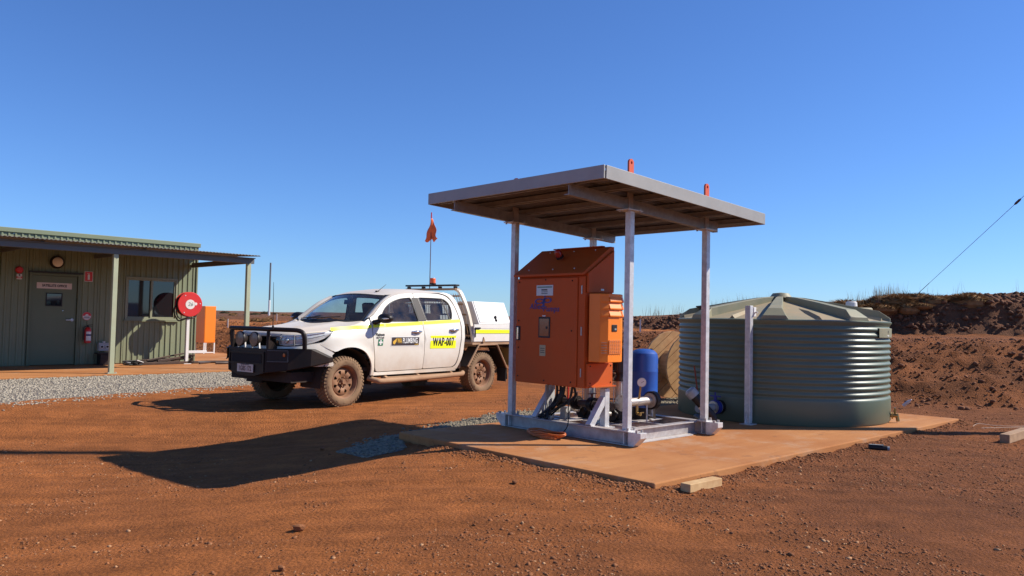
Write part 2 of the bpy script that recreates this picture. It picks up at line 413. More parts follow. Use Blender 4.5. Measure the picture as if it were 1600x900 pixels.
# ------------------------------------------------------------------ materials of the ground
def soil(name, c1, c2, c3, big=0.35, fine=28.0, bump=0.9, front=False):
    m = bpy.data.materials.new(name); m.use_nodes = True
    nt = m.node_tree; N = nt.nodes; L = nt.links; b = N['Principled BSDF']
    b.inputs['Roughness'].default_value = 0.95; b.inputs['Specular IOR Level'].default_value = 0.15
    tc = N.new('ShaderNodeTexCoord')
    def noise(sc, det=8, ro=0.6):
        n = N.new('ShaderNodeTexNoise'); n.inputs['Scale'].default_value = sc; n.inputs['Detail'].default_value = det; n.inputs['Roughness'].default_value = ro
        L.new(tc.outputs['Object'], n.inputs['Vector']); return n
    def rng(src, a, bb, lo=0.0, hi=1.0):
        r = N.new('ShaderNodeMapRange'); r.inputs['From Min'].default_value = a; r.inputs['From Max'].default_value = bb
        r.inputs['To Min'].default_value = lo; r.inputs['To Max'].default_value = hi; L.new(src, r.inputs['Value']); return r.outputs[0]
    def mix(f, a, c):
        x = N.new('ShaderNodeMix'); x.data_type = 'RGBA'
        L.new(f, x.inputs[0])
        for s, v in ((6, a), (7, c)):
            if isinstance(v, tuple): x.inputs[s].default_value = (*v, 1)
            else: L.new(v, x.inputs[s])
        return x.outputs[2]
    n1 = noise(big); f1 = rng(n1.outputs['Fac'], 0.38, 0.62)
    if front:
        # the loose gravelly soil right of the pad is browner than the driven, dusty ground to the left
        sx = N.new('ShaderNodeSeparateXYZ'); L.new(tc.outputs['Object'], sx.inputs[0])
        ad = N.new('ShaderNodeMath'); ad.operation = 'MULTIPLY_ADD'
        L.new(n1.outputs['Fac'], ad.inputs[0]); ad.inputs[1].default_value = 4.0; L.new(sx.outputs[0], ad.inputs[2])
        f2 = rng(ad.outputs[0], 1.2, 4.4)
        mm = N.new('ShaderNodeMath'); mm.operation = 'MULTIPLY_ADD'; mm.inputs[1].default_value = 0.4
        L.new(f1, mm.inputs[0]); 
        m3 = N.new('ShaderNodeMath'); m3.operation = 'MULTIPLY'; m3.inputs[1].default_value = 0.75; L.new(f2, m3.inputs[0])
        L.new(m3.outputs[0], mm.inputs[2]); mm.use_clamp = True
        f1 = mm.outputs[0]
    c = mix(f1, c1, c2)
    n2 = noise(fine, 6, 0.75); c = mix(rng(n2.outputs['Fac'], 0.48, 0.70, 0, 0.72), c, c3)
    n6 = noise(fine * 3.3, 3, 0.7); c = mix(rng(n6.outputs['Fac'], 0.55, 0.70, 0, 0.55), c, tuple(min(1, v * 1.9) for v in c2))
    n3 = noise(3.1, 6, 0.6)
    dk = N.new('ShaderNodeMix'); dk.data_type = 'RGBA'; dk.blend_type = 'MULTIPLY'; dk.inputs[0].default_value = 1.0
    L.new(c, dk.inputs[6])
    g = N.new('ShaderNodeMapRange'); g.inputs['From Min'].default_value = 0.3; g.inputs['From Max'].default_value = 0.7; g.inputs['To Min'].default_value = 0.72; g.inputs['To Max'].default_value = 1.12
    L.new(n3.outputs['Fac'], g.inputs['Value']); L.new(g.outputs[0], dk.inputs[7])
    # wheel and grader streaks: noise drawn out along one direction
    mp = N.new('ShaderNodeMapping'); mp.inputs['Rotation'].default_value = (0, 0, 0.35); mp.inputs['Scale'].default_value = (0.35, 4.5, 1)
    L.new(tc.outputs['Object'], mp.inputs['Vector'])
    n5 = N.new('ShaderNodeTexNoise'); n5.inputs['Scale'].default_value = 1.0; n5.inputs['Detail'].default_value = 7; L.new(mp.outputs[0], n5.inputs['Vector'])
    d5 = N.new('ShaderNodeMix'); d5.data_type = 'RGBA'; d5.blend_type = 'MULTIPLY'; d5.inputs[0].default_value = 1.0
    L.new(dk.outputs[2], d5.inputs[6]); L.new(rng(n5.outputs['Fac'], 0.32, 0.66, 0.80, 1.12), d5.inputs[7])
    L.new(d5.outputs[2], b.inputs['Base Color'])
    n4 = noise(34, 10, 0.8); v4 = N.new('ShaderNodeTexVoronoi'); v4.inputs['Scale'].default_value = 38; L.new(tc.outputs['Object'], v4.inputs['Vector'])
    s = N.new('ShaderNodeMath'); s.operation = 'SUBTRACT'; L.new(n4.outputs['Fac'], s.inputs[0])
    h = N.new('ShaderNodeMath'); h.operation = 'MULTIPLY'; h.inputs[1].default_value = 0.5; L.new(v4.outputs['Distance'], h.inputs[0]); L.new(h.outputs[0], s.inputs[1])
    bp = N.new('ShaderNodeBump'); bp.inputs['Strength'].default_value = bump; bp.inputs['Distance'].default_value = 0.035
    L.new(s.outputs[0], bp.inputs['Height']); L.new(bp.outputs[0], b.inputs['Normal'])
    MATS[name] = m
    return m
soil_ground = soil('red_dirt', (0.43, 0.143, 0.038), (0.215, 0.077, 0.028), (0.14, 0.049, 0.019), front=True)
soil_bank = soil('bank_soil', (0.28, 0.10, 0.036), (0.18, 0.067, 0.026), (0.11, 0.042, 0.018), big=0.8, fine=16)
soil_berm = soil('berm_topsoil', (0.20, 0.085, 0.042), (0.135, 0.062, 0.034), (0.085, 0.043, 0.026), big=0.9, fine=10)
soil_far = soil('far_plain_soil', (0.22, 0.088, 0.042), (0.15, 0.075, 0.04), (0.10, 0.06, 0.034), big=0.05, fine=1.2)
def concrete_mat():
    m = bpy.data.materials.new('dusty_concrete'); m.use_nodes = True
    nt = m.node_tree; N = nt.nodes; L = nt.links; b = N['Principled BSDF']
    b.inputs['Roughness'].default_value = 0.88; b.inputs['Specular IOR Level'].default_value = 0.2
    tc = N.new('ShaderNodeTexCoord')
    def noise(sc, det=8, ro=0.62, rot=None, scl=None):
        n = N.new('ShaderNodeTexNoise'); n.inputs['Scale'].default_value = sc; n.inputs['Detail'].default_value = det; n.inputs['Roughness'].default_value = ro
        if scl:
            mp = N.new('ShaderNodeMapping'); mp.inputs['Rotation'].default_value = (0, 0, rot); mp.inputs['Scale'].default_value = scl
            L.new(tc.outputs['Object'], mp.inputs['Vector']); L.new(mp.outputs[0], n.inputs['Vector'])
        else: L.new(tc.outputs['Object'], n.inputs['Vector'])
        return n.outputs['Fac']
    def rng(src, a, bb, lo=0.0, hi=1.0):
        r = N.new('ShaderNodeMapRange'); r.inputs['From Min'].default_value = a; r.inputs['From Max'].default_value = bb
        r.inputs['To Min'].default_value = lo; r.inputs['To Max'].default_value = hi; L.new(src, r.inputs['Value']); return r.outputs[0]
    def mix(f, a, c, mode='MIX'):
        x = N.new('ShaderNodeMix'); x.data_type = 'RGBA'; x.blend_type = mode
        if isinstance(f, float): x.inputs[0].default_value = f
        else: L.new(f, x.inputs[0])
        for s_, v in ((6, a), (7, c)):
            if isinstance(v, tuple): x.inputs[s_].default_value = (*v, 1)
            else: L.new(v, x.inputs[s_])
        return x.outputs[2]
    c = mix(rng(noise(0.7), .35, .65), (0.47, 0.215, 0.082), (0.37, 0.145, 0.048))           # red dust trodden over the slab
    c = mix(rng(noise(1.7, 9, .7), .53, .72, 0, .55), c, (0.44, 0.33, 0.235))                   # bare cement showing through
    c = mix(rng(noise(1.0, 7, .6, .5, (0.5, 7, 1)), .45, .75, 0, .5), c, (0.30, 0.115, 0.042))   # swept and scuffed streaks
    c = mix(rng(noise(26, 4, .7), .62, .72, 0, .7), c, (0.20, 0.08, 0.035))                      # crumbs and spots
    c = mix(rng(noise(4.5, 3, .5), .66, .70, 0, .45), c, (0.22, 0.10, 0.05))                     # drips and stains
    L.new(c, b.inputs['Base Color'])
    bp = N.new('ShaderNodeBump'); bp.inputs['Strength'].default_value = 0.3; bp.inputs['Distance'].default_value = 0.01
    L.new(noise(60, 6, .7), bp.inputs['Height']); L.new(bp.outputs[0], b.inputs['Normal'])
    return m
concrete = concrete_mat()
stone_red = mat('red_stones', (0.33, 0.135, 0.055), 0.95, col2=(0.14, 0.058, 0.028), vscale=9, spec=0.2)
stone_pale = mat('pale_stones', (0.47, 0.27, 0.14), 0.9, col2=(0.34, 0.17, 0.08), vscale=11, spec=0.2)
stone_bank = mat('bank_stones', (0.25, 0.11, 0.055), 0.95, col2=(0.13, 0.055, 0.03), vscale=4, spec=0.2)
stone_berm = mat('berm_stones', (0.19, 0.085, 0.045), 0.95, col2=(0.09, 0.045, 0.027), vscale=3, spec=0.2)
gravel_mat = mat('grey_gravel', (0.46, 0.40, 0.31), 0.9, col2=(0.18, 0.155, 0.12), vscale=16, spec=0.2)
gravel_bed = mat('gravel_bed', (0.26, 0.22, 0.18), 0.95, col2=(0.12, 0.10, 0.085), vscale=30, bump=1.0, bscale=70, spec=0.2)

def sheet(name, X, Y, Z, mats_, midx=None, smooth=True):
    nu, nv = X.shape
    me = bpy.data.meshes.new(name)
    V = np.stack([X, Y, Z], -1).reshape(-1, 3)
    i = np.arange(nu - 1)[:, None]; j = np.arange(nv - 1)[None, :]
    a = i * nv + j
    F = np.stack([a, a + nv, a + nv + 1, a + 1], -1).reshape(-1, 4)
    me.vertices.add(len(V)); me.vertices.foreach_set('co', V.ravel())
    me.loops.add(F.size); me.loops.foreach_set('vertex_index', F.ravel().astype(np.int32))
    me.polygons.add(len(F)); me.polygons.foreach_set('loop_start', (np.arange(len(F)) * 4).astype(np.int32))
    for m in mats_: me.materials.append(m)
    me.update(calc_edges=True); me.validate()
    if midx is not None: me.polygons.foreach_set('material_index', midx.ravel().astype(np.int32))
    if smooth: me.shade_smooth()
    o = bpy.data.objects.new(name, me); COL.objects.link(o)
    return o
_ICO_V = None
def stones(name, pts, sizes, m, squash=0.6, seed=1, parent=None):
    """many loose stones (rough icosahedra) joined into one mesh"""
    bm = bmesh.new(); bmesh.ops.create_icosphere(bm, subdivisions=1, radius=1.0)
    bv = np.array([v.co[:] for v in bm.verts]); bf = np.array([[v.index for v in f.verts] for f in bm.faces]); bm.free()
    rng = np.random.default_rng(seed); n = len(pts)
    V = bv[None] * (1 + 0.55 * (rng.random((n, len(bv), 1)) - 0.5))
    sc = np.stack([0.7 + 0.6 * rng.random(n), 0.7 + 0.6 * rng.random(n), squash * (0.7 + 0.6 * rng.random(n))], -1)
    V = V * sc[:, None, :] * np.asarray(sizes)[:, None, None]
    a = rng.random(n) * 6.283; c, s = np.cos(a)[:, None], np.sin(a)[:, None]
    t = (rng.random(n) - .5) * 1.0; ct, st = np.cos(t)[:, None], np.sin(t)[:, None]
    y2 = V[..., 1] * ct - V[..., 2] * st; z2 = V[..., 1] * st + V[..., 2] * ct
    V = np.stack([V[..., 0] * c - y2 * s, V[..., 0] * s + y2 * c, z2], -1) + np.asarray(pts)[:, None, :]
    F = bf[None] + (np.arange(n) * len(bv))[:, None, None]
    me = bpy.data.meshes.new(name); me.vertices.add(n * len(bv)); me.vertices.foreach_set('co', V.ravel())
    me.loops.add(F.size); me.loops.foreach_set('vertex_index', F.ravel().astype(np.int32))
    me.polygons.add(n * len(bf)); me.polygons.foreach_set('loop_start', (np.arange(n * len(bf)) * 3).astype(np.int32))
    me.materials.append(m); me.update(calc_edges=True)
    o = bpy.data.objects.new(name, me); COL.objects.link(o)
    if parent: o.parent = parent
    return o

# ------------------------------------------------------------------ ground sheet
def axis(lo, hi, step, far, n=34):
    core = np.arange(lo, hi + 1e-6, step)
    g = np.geomspace(step * 1.5, far, n)
    return np.concatenate([lo - g[::-1], core, hi + g])
gx = axis(-9.0, 9.0, 0.06, 4000)
gy = np.concatenate([-np.geomspace(1, 3000, 12)[::-1], np.arange(0, 2.4, 0.3), np.arange(2.4, 12, 0.045), np.arange(12, 30, 0.14), 30 + np.geomspace(0.3, 5000, 34)])
GX, GY = np.meshgrid(gx, gy, indexing='ij')
GZ = ground_z(GX, GY)
tag(sheet('ground', GX, GY, GZ, [soil_ground]), kind='structure')

# ------------------------------------------------------------------ cut bank, bench and upper berm, running on as the far plain
BASE = [(70, 2), (30, 10.2), (14, 13.3), (8.2, 14.7), (5.5, 16.1), (3.2, 17.8), (0, 20.2), (-3, 23.0), (-8.5, 28.0), (-14, 32.0), (-30, 41), (-90, 70)]
bs = np.array(smooth_loop(BASE, 60, closed=False))
seg = np.r_[0, np.cumsum(np.hypot(*np.diff(bs, axis=0).T))]
xs_dense = np.interp(np.arange(0, seg[-1], 0.11), seg, np.arange(len(bs)))
keep = []
last = -9
for q in np.arange(0, seg[-1], 0.11):
    x = np.interp(q, seg, bs[:, 0]); st = 0.11 if -14 < x < 17 else 1.2
    if q - last >= st - 1e-6: keep.append(q); last = q
sq = np.array(keep)
bx = np.interp(sq, seg, bs[:, 0]); by = np.interp(sq, seg, bs[:, 1])
tx = np.gradient(bx, sq); ty = np.gradient(by, sq); tl = np.hypot(tx, ty); nx = -ty / tl * -1; ny = tx / tl * -1
nx, ny = ty / tl, -tx / tl                                             # pointing away from the yard
kk = np.interp(bx, [-8.5, -3, 0, 3.2, 5.5, 8.2, 14], [0, .20, .38, .54, .62, .74, 1.0])
far_ang = np.interp(bx, [-90, -20, 5, 30, 70], [R(135), R(112), R(82), R(60), R(35)])
tt = np.concatenate([np.arange(-0.7, 13, 0.085), 13 + np.geomspace(0.15, 4500, 46)])
PT = [-0.7, 0, 0.9, 2.5, 3.0, 8.4, 8.75, 9.1, 9.7, 10.8, 13, 40, 150, 400, 4500]
PR = [-.12, .04, .50, 1.17, 1.25, 1.30, 1.72, 2.34, 2.58, 2.66, 2.7, 2.6, 2.5, 3.0, 9]
PL = [-.12, .04, .50, 1.06, 1.12, 1.16, 1.18, 1.20, 1.24, 1.28, 1.34, 1.5, 2.1, 3.3, 16]
zr = np.interp(tt, PT, PR); zl = np.interp(tt, PT, PL)
S2, T2 = np.meshgrid(sq, tt, indexing='ij')
K2 = kk[:, None]
BZ = zl[None] * (1 - K2) + zr[None] * K2
tn = np.minimum(T2, 12); tf = np.maximum(T2 - 12, 0)
BX = bx[:, None] + nx[:, None] * tn + np.cos(far_ang)[:, None] * tf
BY = by[:, None] + ny[:, None] * tn + np.sin(far_ang)[:, None] * tf
slope = np.interp(tt, [-.7, 0, .4, 2.4, 3.2, 8.0, 8.5, 9.5, 11, 14, 60, 5000], [.3, .5, 1, 1, .25, .2, 1, 1, .6, .35, 1.0, 6])[None]
nzv = fbm(S2 * 0.8, T2 * 0.8, 31, 5) * np.where(T2 > 8.3, 0.10, 0.15) + np.abs(fbm(S2 * 3.1, T2 * 3.1, 41, 4)) * 0.14
far_roll = fbm(BX * 0.02, BY * 0.02, 77, 4) * np.interp(tt, [13, 60, 300, 4500], [0, .25, .9, 6])[None]
BZ = BZ + nzv * slope * np.interp(tt, [12, 30], [1, .3])[None] + far_roll
hump = fbm(S2 * 0.35, T2 * 0 + 3, 51, 3)
BZ = BZ + hump * 0.11 * np.interp(tt, [8.5, 9.6, 13, 30], [0, 1, 1, 0])[None] * (0.35 + 0.65 * K2)
BXo = BX - nx[:, None] * nzv * slope * 0.6 * (T2 < 12); BYo = BY - ny[:, None] * nzv * slope * 0.6 * (T2 < 12)
mi = np.where(T2[:-1, :-1] < 8.35, 0, np.where(T2[:-1, :-1] < 16, 1, 2))
mi = np.where((mi == 1) & (K2[:-1] < 0.3), 2, mi)
mi = np.where((mi == 0) & (bx[:-1, None] + 0.6 * fbm(S2[:-1, :-1] * .5, T2[:-1, :-1], 55, 2) < 0.5), 3, mi)
soil_bank_lit = soil('bank_soil_lit', (0.46, 0.165, 0.05), (0.31, 0.11, 0.036), (0.18, 0.065, 0.024), big=0.8, fine=16)  # left bank face: sunlight put into a brighter soil colour
bank = tag(sheet('embankment', BXo, BYo, BZ, [soil_bank, soil_berm, soil_far, soil_bank_lit], mi), kind='structure')
def bank_pts(n, t0, t1, s_lo=-14, s_hi=16, seed=3):
    rng = np.random.default_rng(seed)
    ok = np.where((bx > s_lo) & (bx < s_hi))[0]
    i = rng.choice(ok, n); tj = np.where((tt >= t0) & (tt <= t1))[0]; j = rng.choice(tj, n)
    return np.stack([BXo[i, j], BYo[i, j], BZ[i, j]], -1) + np.c_[(rng.random((n, 2)) - .5) * 0.12, np.zeros(n)], kk[i]
rng = np.random.default_rng(5)
p, _ = bank_pts(15000, -0.5, 3.2, seed=6)
tag(stones('bank_stones', p, 0.011 + 0.024 * rng.random(len(p)) ** 2 + 0.045 * (rng.random(len(p)) > .985), stone_bank, 0.75, 4), 'loose red rubble lying on the cut bank', 'rubble', kind='stuff')
p, k_ = bank_pts(4200, 8.5, 10.6, s_lo=-4, seed=8)
tag(stones('berm_stones', p, 0.03 + 0.07 * rng.random(len(p)) ** 2, stone_berm, 0.75, 5), 'dark rubble on the upper berm face', 'rubble', kind='stuff')
p, _ = bank_pts(900, -1.0, 0.6, seed=16)
p[:, 2] = np.maximum(p[:, 2], 0.06)
tag(stones('toe_stones', p, 0.015 + 0.06 * rng.random(len(p)) ** 4, stone_bank, 0.75, 9), 'larger stones fallen to the toe of the bank', 'stones', kind='stuff')

# ------------------------------------------------------------------ concrete: pump pad, office slab
g = G()
nA, nB = 60, 34
def padp(u, v):
    a = -1.44 + 7.71 * u; b = -1.43 + 3.70 * v
    return (a, b, PAD_Z)
g.grid(padp, 1, 1)
pr_ = [(-1.44, -1.43), (6.27, -1.43), (6.27, 2.27), (-1.44, 2.27)]
gp = G(); gp.prism(pr_, lambda u, v, w: (u, v, w), -0.10, PAD_Z)
pad = tag(gp.build('concrete_pad', concrete, bevel=0.012), kind='structure'); pad.location = SN; pad.rotation_euler = (0, 0, YAW)
gs = G(); gs.prism([(-9, 3.25), (-9, -6.5), (6.6, -6.5), (6.6, 3.25)], lambda u, v, w: tuple(OF(u, v, w)), -0.05, SLAB_Z)
tag(gs.build('office_slab', concrete, bevel=0.012), kind='structure')

# ------------------------------------------------------------------ grey gravel: apron along the office slab, backfill behind the pad
def apron_off(t): return np.interp(t, [-9, -1.9, 0, 3, 5.2, 6.6], [9.6, 6.75, 6.2, 5.35, 4.7, 4.4])
ta = np.linspace(-9, 6.6, 130); va = np.linspace(0, 1, 36)
TA, VA = np.meshgrid(ta, va, indexing='ij')
edge = apron_off(TA) + 0.22 * fbm(TA * 1.7, TA * 0, 61, 4)
OA = 3.26 + (edge - 3.26) * VA
AX = OW.x + (ODX.x * TA + ODN.x * OA) * OS; AY = OW.y + (ODX.y * TA + ODN.y * OA) * OS
AZg = ground_z(AX, AY)
AZ = AZg + (0.03 - AZg) * (1 - VA) ** 1.2 + 0.035 * (1 - VA ** 6) + 0.012 * fbm(TA * 5, OA * 5, 62) - 0.02 * (1 - VA) ** 4
AZ[:, -1] -= 0.03
tag(sheet('gravel_apron', AX, AY, AZ, [gravel_bed]), kind='structure')
def scatter_on(X, Y, Z, n, seed, edge_fade=True):
    rng = np.random.default_rng(seed)
    i = rng.integers(0, X.shape[0] - 1, n); j = rng.integers(0, X.shape[1] - 1, n); u = rng.random(n); v = rng.random(n)
    f = lambda A: A[i, j] * (1 - u) * (1 - v) + A[i + 1, j] * u * (1 - v) + A[i, j + 1] * (1 - u) * v + A[i + 1, j + 1] * u * v
    return np.stack([f(X), f(Y), f(Z)], -1)
pg = scatter_on(AX, AY, AZ, 24000, 71)
m_ = (pg[:, 0] / pg[:, 1] > -0.72)
pg = pg[m_]
ex_t = RNG.random(500) * 9 - 3; ex_o = apron_off(ex_t) + np.abs(RNG.normal(0, .25, 500))
ex = np.stack([OW.x + (ODX.x * ex_t + ODN.x * ex_o) * OS, OW.y + (ODX.y * ex_t + ODN.y * ex_o) * OS], -1)
ex = np.c_[ex, ground_z(ex[:, 0], ex[:, 1])]
pg = np.r_[pg, ex]
tag(stones('gravel_stones', pg, 0.0125 + 0.014 * RNG.random(len(pg)), gravel_mat, 0.7, 12), 'pale grey gravel along the office slab', 'gravel', kind='stuff')
aa = np.linspace(-2.25, 6.9, 110); vb = np.linspace(0, 1, 20)
A2, V2 = np.meshgrid(aa, vb, indexing='ij')
b_lo = np.where(A2 < -1.3, 2.27 - 0.55 * sstep((-1.3 - A2) / .5), 2.2); b_hi = np.interp(A2, [-2.2, -1.5, -.3, 1.1, 7], [2.75, 2.75, 2.88, 3.2, 3.3]) + 0.22 * fbm(A2 * 1.3, A2 * 0, 63) - 0.35 * sstep((-1.2 - A2) / 1.05)
B2 = b_lo + (b_hi - b_lo) * V2
QX = SN.x + SAX.x * A2 + SAY.x * B2; QY = SN.y + SAX.y * A2 + SAY.y * B2
QZ = ground_z(QX, QY, True) + 0.03 * np.sin(np.pi * np.clip(V2, 0.0, 1)) ** 0.5 + 0.004 - 0.03 * (V2 > 0.99) - 0.03 * ((A2 < -2.2))
tag(sheet('gravel_backfill', QX, QY, QZ, [gravel_bed]), kind='structure')
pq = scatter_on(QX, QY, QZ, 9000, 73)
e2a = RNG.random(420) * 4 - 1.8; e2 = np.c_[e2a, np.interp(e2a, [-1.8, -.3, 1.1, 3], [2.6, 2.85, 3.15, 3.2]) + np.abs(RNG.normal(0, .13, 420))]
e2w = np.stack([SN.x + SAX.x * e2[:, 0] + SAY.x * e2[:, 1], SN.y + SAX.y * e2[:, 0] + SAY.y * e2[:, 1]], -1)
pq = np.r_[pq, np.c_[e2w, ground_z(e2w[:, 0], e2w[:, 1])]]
tag(stones('backfill_stones', pq, 0.011 + 0.013 * RNG.random(len(pq)), mat('grey_gravel_shaded', (0.34, 0.285, 0.20), 0.9, col2=(0.12, 0.10, 0.07), vscale=16, spec=0.2), 0.7, 13), 'grey gravel backfill behind the concrete pad', 'gravel', kind='stuff')  # darker copy of the gravel: the roof's shade is put into its colour

# ------------------------------------------------------------------ loose stones and clods on the dirt
def dirt_pts(n, seed):
    rng = np.random.default_rng(seed)
    y = 2.7 + (15 - 2.7) * rng.random(n) ** 1.5; x = (rng.random(n) * 2 - 1) * (0.70 * y + 0.3)
    dx = x - SN.x; dy = y - SN.y; a = dx * SAX.x + dy * SAX.y; b = dx * SAY.x + dy * SAY.y
    okp = ~((a > -1.46) & (a < 6.3) & (b > -1.45) & (b < 2.3))
    ox = (x - OW.x) / OS; oy = (y - OW.y) / OS; off = ox * ODN.x + oy * ODN.y
    okp &= off > apron_off(ox * ODX.x + oy * ODX.y)
    clump = 1.1 * fbm(x * 0.8, y * 0.8, 91, 3) + 0.5 * fbm(x * 3.2, y * 3.2, 92, 2) + 0.22 * sstep((x - 0.3) / 2) + 0.22 * rng.random(n)
    okp &= clump > 0.03
    return np.stack([x, y, ground_z(x, y)], -1)[okp]
p = dirt_pts(84000, 21)
sz = 0.0030 + 0.0045 * RNG.random(len(p)) ** 2 + 0.013 * RNG.random(len(p)) ** 14
tag(stones('dirt_stones', p, sz, stone_red, 0.7, 14), 'small red stones and clods strewn over the dirt', 'stones', kind='stuff')
p = dirt_pts(46000, 23); p = p[p[:, 0] > 0.25 + 0.9 * RNG.random(len(p))]
tag(stones('brown_clods', p, 0.0035 + 0.005 * RNG.random(len(p)) ** 2 + 0.009 * RNG.random(len(p)) ** 12, stone_bank, 0.75, 18), 'brown clods over the loose soil right of the pad', 'clods', kind='stuff')
p = dirt_pts(9000, 22)
sz = 0.0030 + 0.005 * RNG.random(len(p)) + 0.013 * RNG.random(len(p)) ** 12
tag(stones('pale_dirt_stones', p, sz, stone_pale, 0.65, 15), 'pale pebbles strewn over the dirt', 'stones', kind='stuff')
# spoil crumbs along the near edges of the pad
n = 2600
e_ = RNG.random(n); near_side = RNG.random(n) < 0.55
a_ = np.where(near_side, -1.44 + 7.7 * e_, -1.46 - np.abs(RNG.normal(0, .10, n))); b_ = np.where(near_side, -1.45 - np.abs(RNG.normal(0, .13, n)), -1.43 + 3.0 * e_)
px_ = SN.x + SAX.x * a_ + SAY.x * b_; py_ = SN.y + SAX.y * a_ + SAY.y * b_
tag(stones('spoil_clods', np.c_[px_, py_, ground_z(px_, py_)], 0.005 + 0.016 * RNG.random(n) ** 3, stone_red, 0.75, 17), 'crumbs of red spoil along the pad edge', 'clods', kind='stuff')
# a handful of stones big enough to tell apart
def rock_mesh(seed):
    bm = bmesh.new(); bmesh.ops.create_icosphere(bm, subdivisions=2, radius=1.0)
    rr = random.Random(seed)
    axes = [Vector((rr.uniform(-1, 1), rr.uniform(-1, 1), rr.uniform(-1, 1))).normalized() for _ in range(9)]
    for v in bm.verts:
        for a in axes:
            d = v.co.dot(a)
            if d > 0.62: v.co -= a * (d - 0.62) * 0.9
        v.co *= 1 + 0.06 * rr.uniform(-1, 1)
        v.co.z *= 0.62
    me = bpy.data.meshes.new('rock'); bm.to_mesh(me); bm.free(); me.materials.append(stone_red); return me
RM = [rock_mesh(k) for k in range(4)]
for i, (x, y, r_, lab) in enumerate([(-1.45, 5.55, .075, 'dark red rock lying below the roof shadow in open dirt'), (-2.16, 9.18, .06, 'pinkish stone on lit dirt between the truck shadow and the roof shadow'),
        (0.06, 6.9, .05, 'stone at the near edge of the roof shadow by the concrete pad'), (-2.25, 4.55, .055, 'angular red stone in the left foreground dirt'), (-1.3, 4.62, .05, 'angular red stone in the foreground below the roof shadow')]):
    o = bpy.data.objects.new('rock', RM[i % 4]); COL.objects.link(o)
    o.location = (x, y, float(ground_z(x, y)) + r_ * 0.3); o.scale = (r_ * .72, r_ * 0.58, r_ * 0.55); o.rotation_euler = (0, 0, i * 1.3)
    tag(o, lab, 'rock', 'single rocks on the dirt')

# ------------------------------------------------------------------ spinifex and dry grass on the berm
spin_mat = mat('spinifex', (0.32, 0.18, 0.08), 0.9, col2=(0.17, 0.10, 0.045), vscale=3, spec=0.1)
straw_mat = mat('dry_grass', (0.46, 0.36, 0.22), 0.9, col2=(0.30, 0.22, 0.12), vscale=6, spec=0.1)
def tussock(seed, n=650):
    rr = random.Random(seed); g = G()
    for k in range(n):
        th = rr.uniform(0, 6.283); ph = math.acos(rr.uniform(0.02, 1))
        d = Vector((math.sin(ph) * math.cos(th), math.sin(ph) * math.sin(th), 0.85 * math.cos(ph)))
        b0 = d * rr.uniform(0.35, 0.7); tip = d * rr.uniform(0.82, 1.12) + Vector((rr.uniform(-.12, .12), rr.uniform(-.12, .12), -0.05))
        sd = d.cross(Vector((rr.uniform(-1, 1), rr.uniform(-1, 1), 1))).normalized() * rr.uniform(0.018, 0.035)
        g.add([b0 - sd, b0 + sd, tip], [(0, 1, 2)])
    g.sphere((0, 0, -.12), (0.72, 0.72, 0.72), 14, 7)
    me = bpy.data.meshes.new('spinifex_tussock'); me.from_pydata(g.v, [], g.f); me.materials.append(spin_mat); return me
TM = [tussock(k) for k in range(3)]
rr = random.Random(4)
cnt = 0
for q in range(400):
    if cnt >= 56: break
    i = rr.choice(np.where((bx > -1.0) & (bx < 13.5))[0]); t = rr.choice([9.05, 9.3, 9.5, 9.7, 10.0, 10.4, 11.0, 12.0])
    j = int(np.argmin(abs(tt - t)))
    px, py, pz = BXo[i, j], BYo[i, j], BZ[i, j]
    u = px / py
    if not 0.14 < u < 0.68: continue
    o = bpy.data.objects.new('spinifex_tussock', TM[cnt % 3]); COL.objects.link(o)
    s = rr.uniform(0.24, 0.56) * (0.7 if u < .4 else 1); o.location = (px, py, pz - 0.03); o.scale = (s * rr.uniform(.9, 1.5), s * rr.uniform(.9, 1.4), s * rr.uniform(.4, .68)); o.rotation_euler = (0, 0, rr.uniform(0, 6))
    tag(o, 'low rounded spinifex tussock on the crest of the upper berm', 'grass tussock', 'spinifex tussocks along the berm crest'); cnt += 1
cnt = 0
for q in range(300):
    if cnt >= 26: break
    i = rr.choice(np.where((bx > -26) & (bx < -2.5))[0]); t = rr.choice([4.5, 7, 9.7, 13.5, 18, 24, 32, 45])
    j = int(np.argmin(abs(tt - t))); px, py, pz = BXo[i, j], BYo[i, j], BZ[i, j]
    u = px / py
    if not -0.42 < u < -0.22: continue
    o = bpy.data.objects.new('spinifex_tussock', TM[cnt % 3]); COL.objects.link(o)
    s = rr.uniform(0.15, 0.38); o.location = (px, py, pz - 0.02); o.scale = (s * 1.2, s * 1.1, s * 0.8); o.rotation_euler = (0, 0, rr.uniform(0, 6))
    tag(o, 'small dry tussock on the red rise between the office and the white truck', 'grass tussock', 'tussocks beyond the left bank'); cnt += 1
FM_ = tussock(9, 420); FM_.materials.clear(); FM_.materials.append(mat('far_shrub', (0.075, 0.06, 0.032), 0.95, col2=(0.045, 0.04, 0.022), spec=0.1))
for (u, y, s) in [(-.364, 74, .9), (-.352, 70, .55), (-.326, 66, .8), (-.312, 80, 1.1), (-.300, 78, .7), (-.279, 60, .5), (-.272, 84, 1.0), (-.255, 90, .9), (-.268, 52, .45), (-.338, 58, .4), (-.245, 64, .6)]:
    d_ = (BXo - u * y) ** 2 + (BYo - y) ** 2; ij = np.unravel_index(np.argmin(d_), d_.shape)
    o = bpy.data.objects.new('distant_shrub', FM_); COL.objects.link(o); o.location = (u * y, y, float(BZ[ij]) - .05); o.scale = (s * .8, s * .7, s * .45); o.rotation_euler = (0, 0, y)
    tag(o, 'small dark shrub on the skyline between the veranda post and the ute', 'shrub', 'shrubs on the far plain')
g = G()
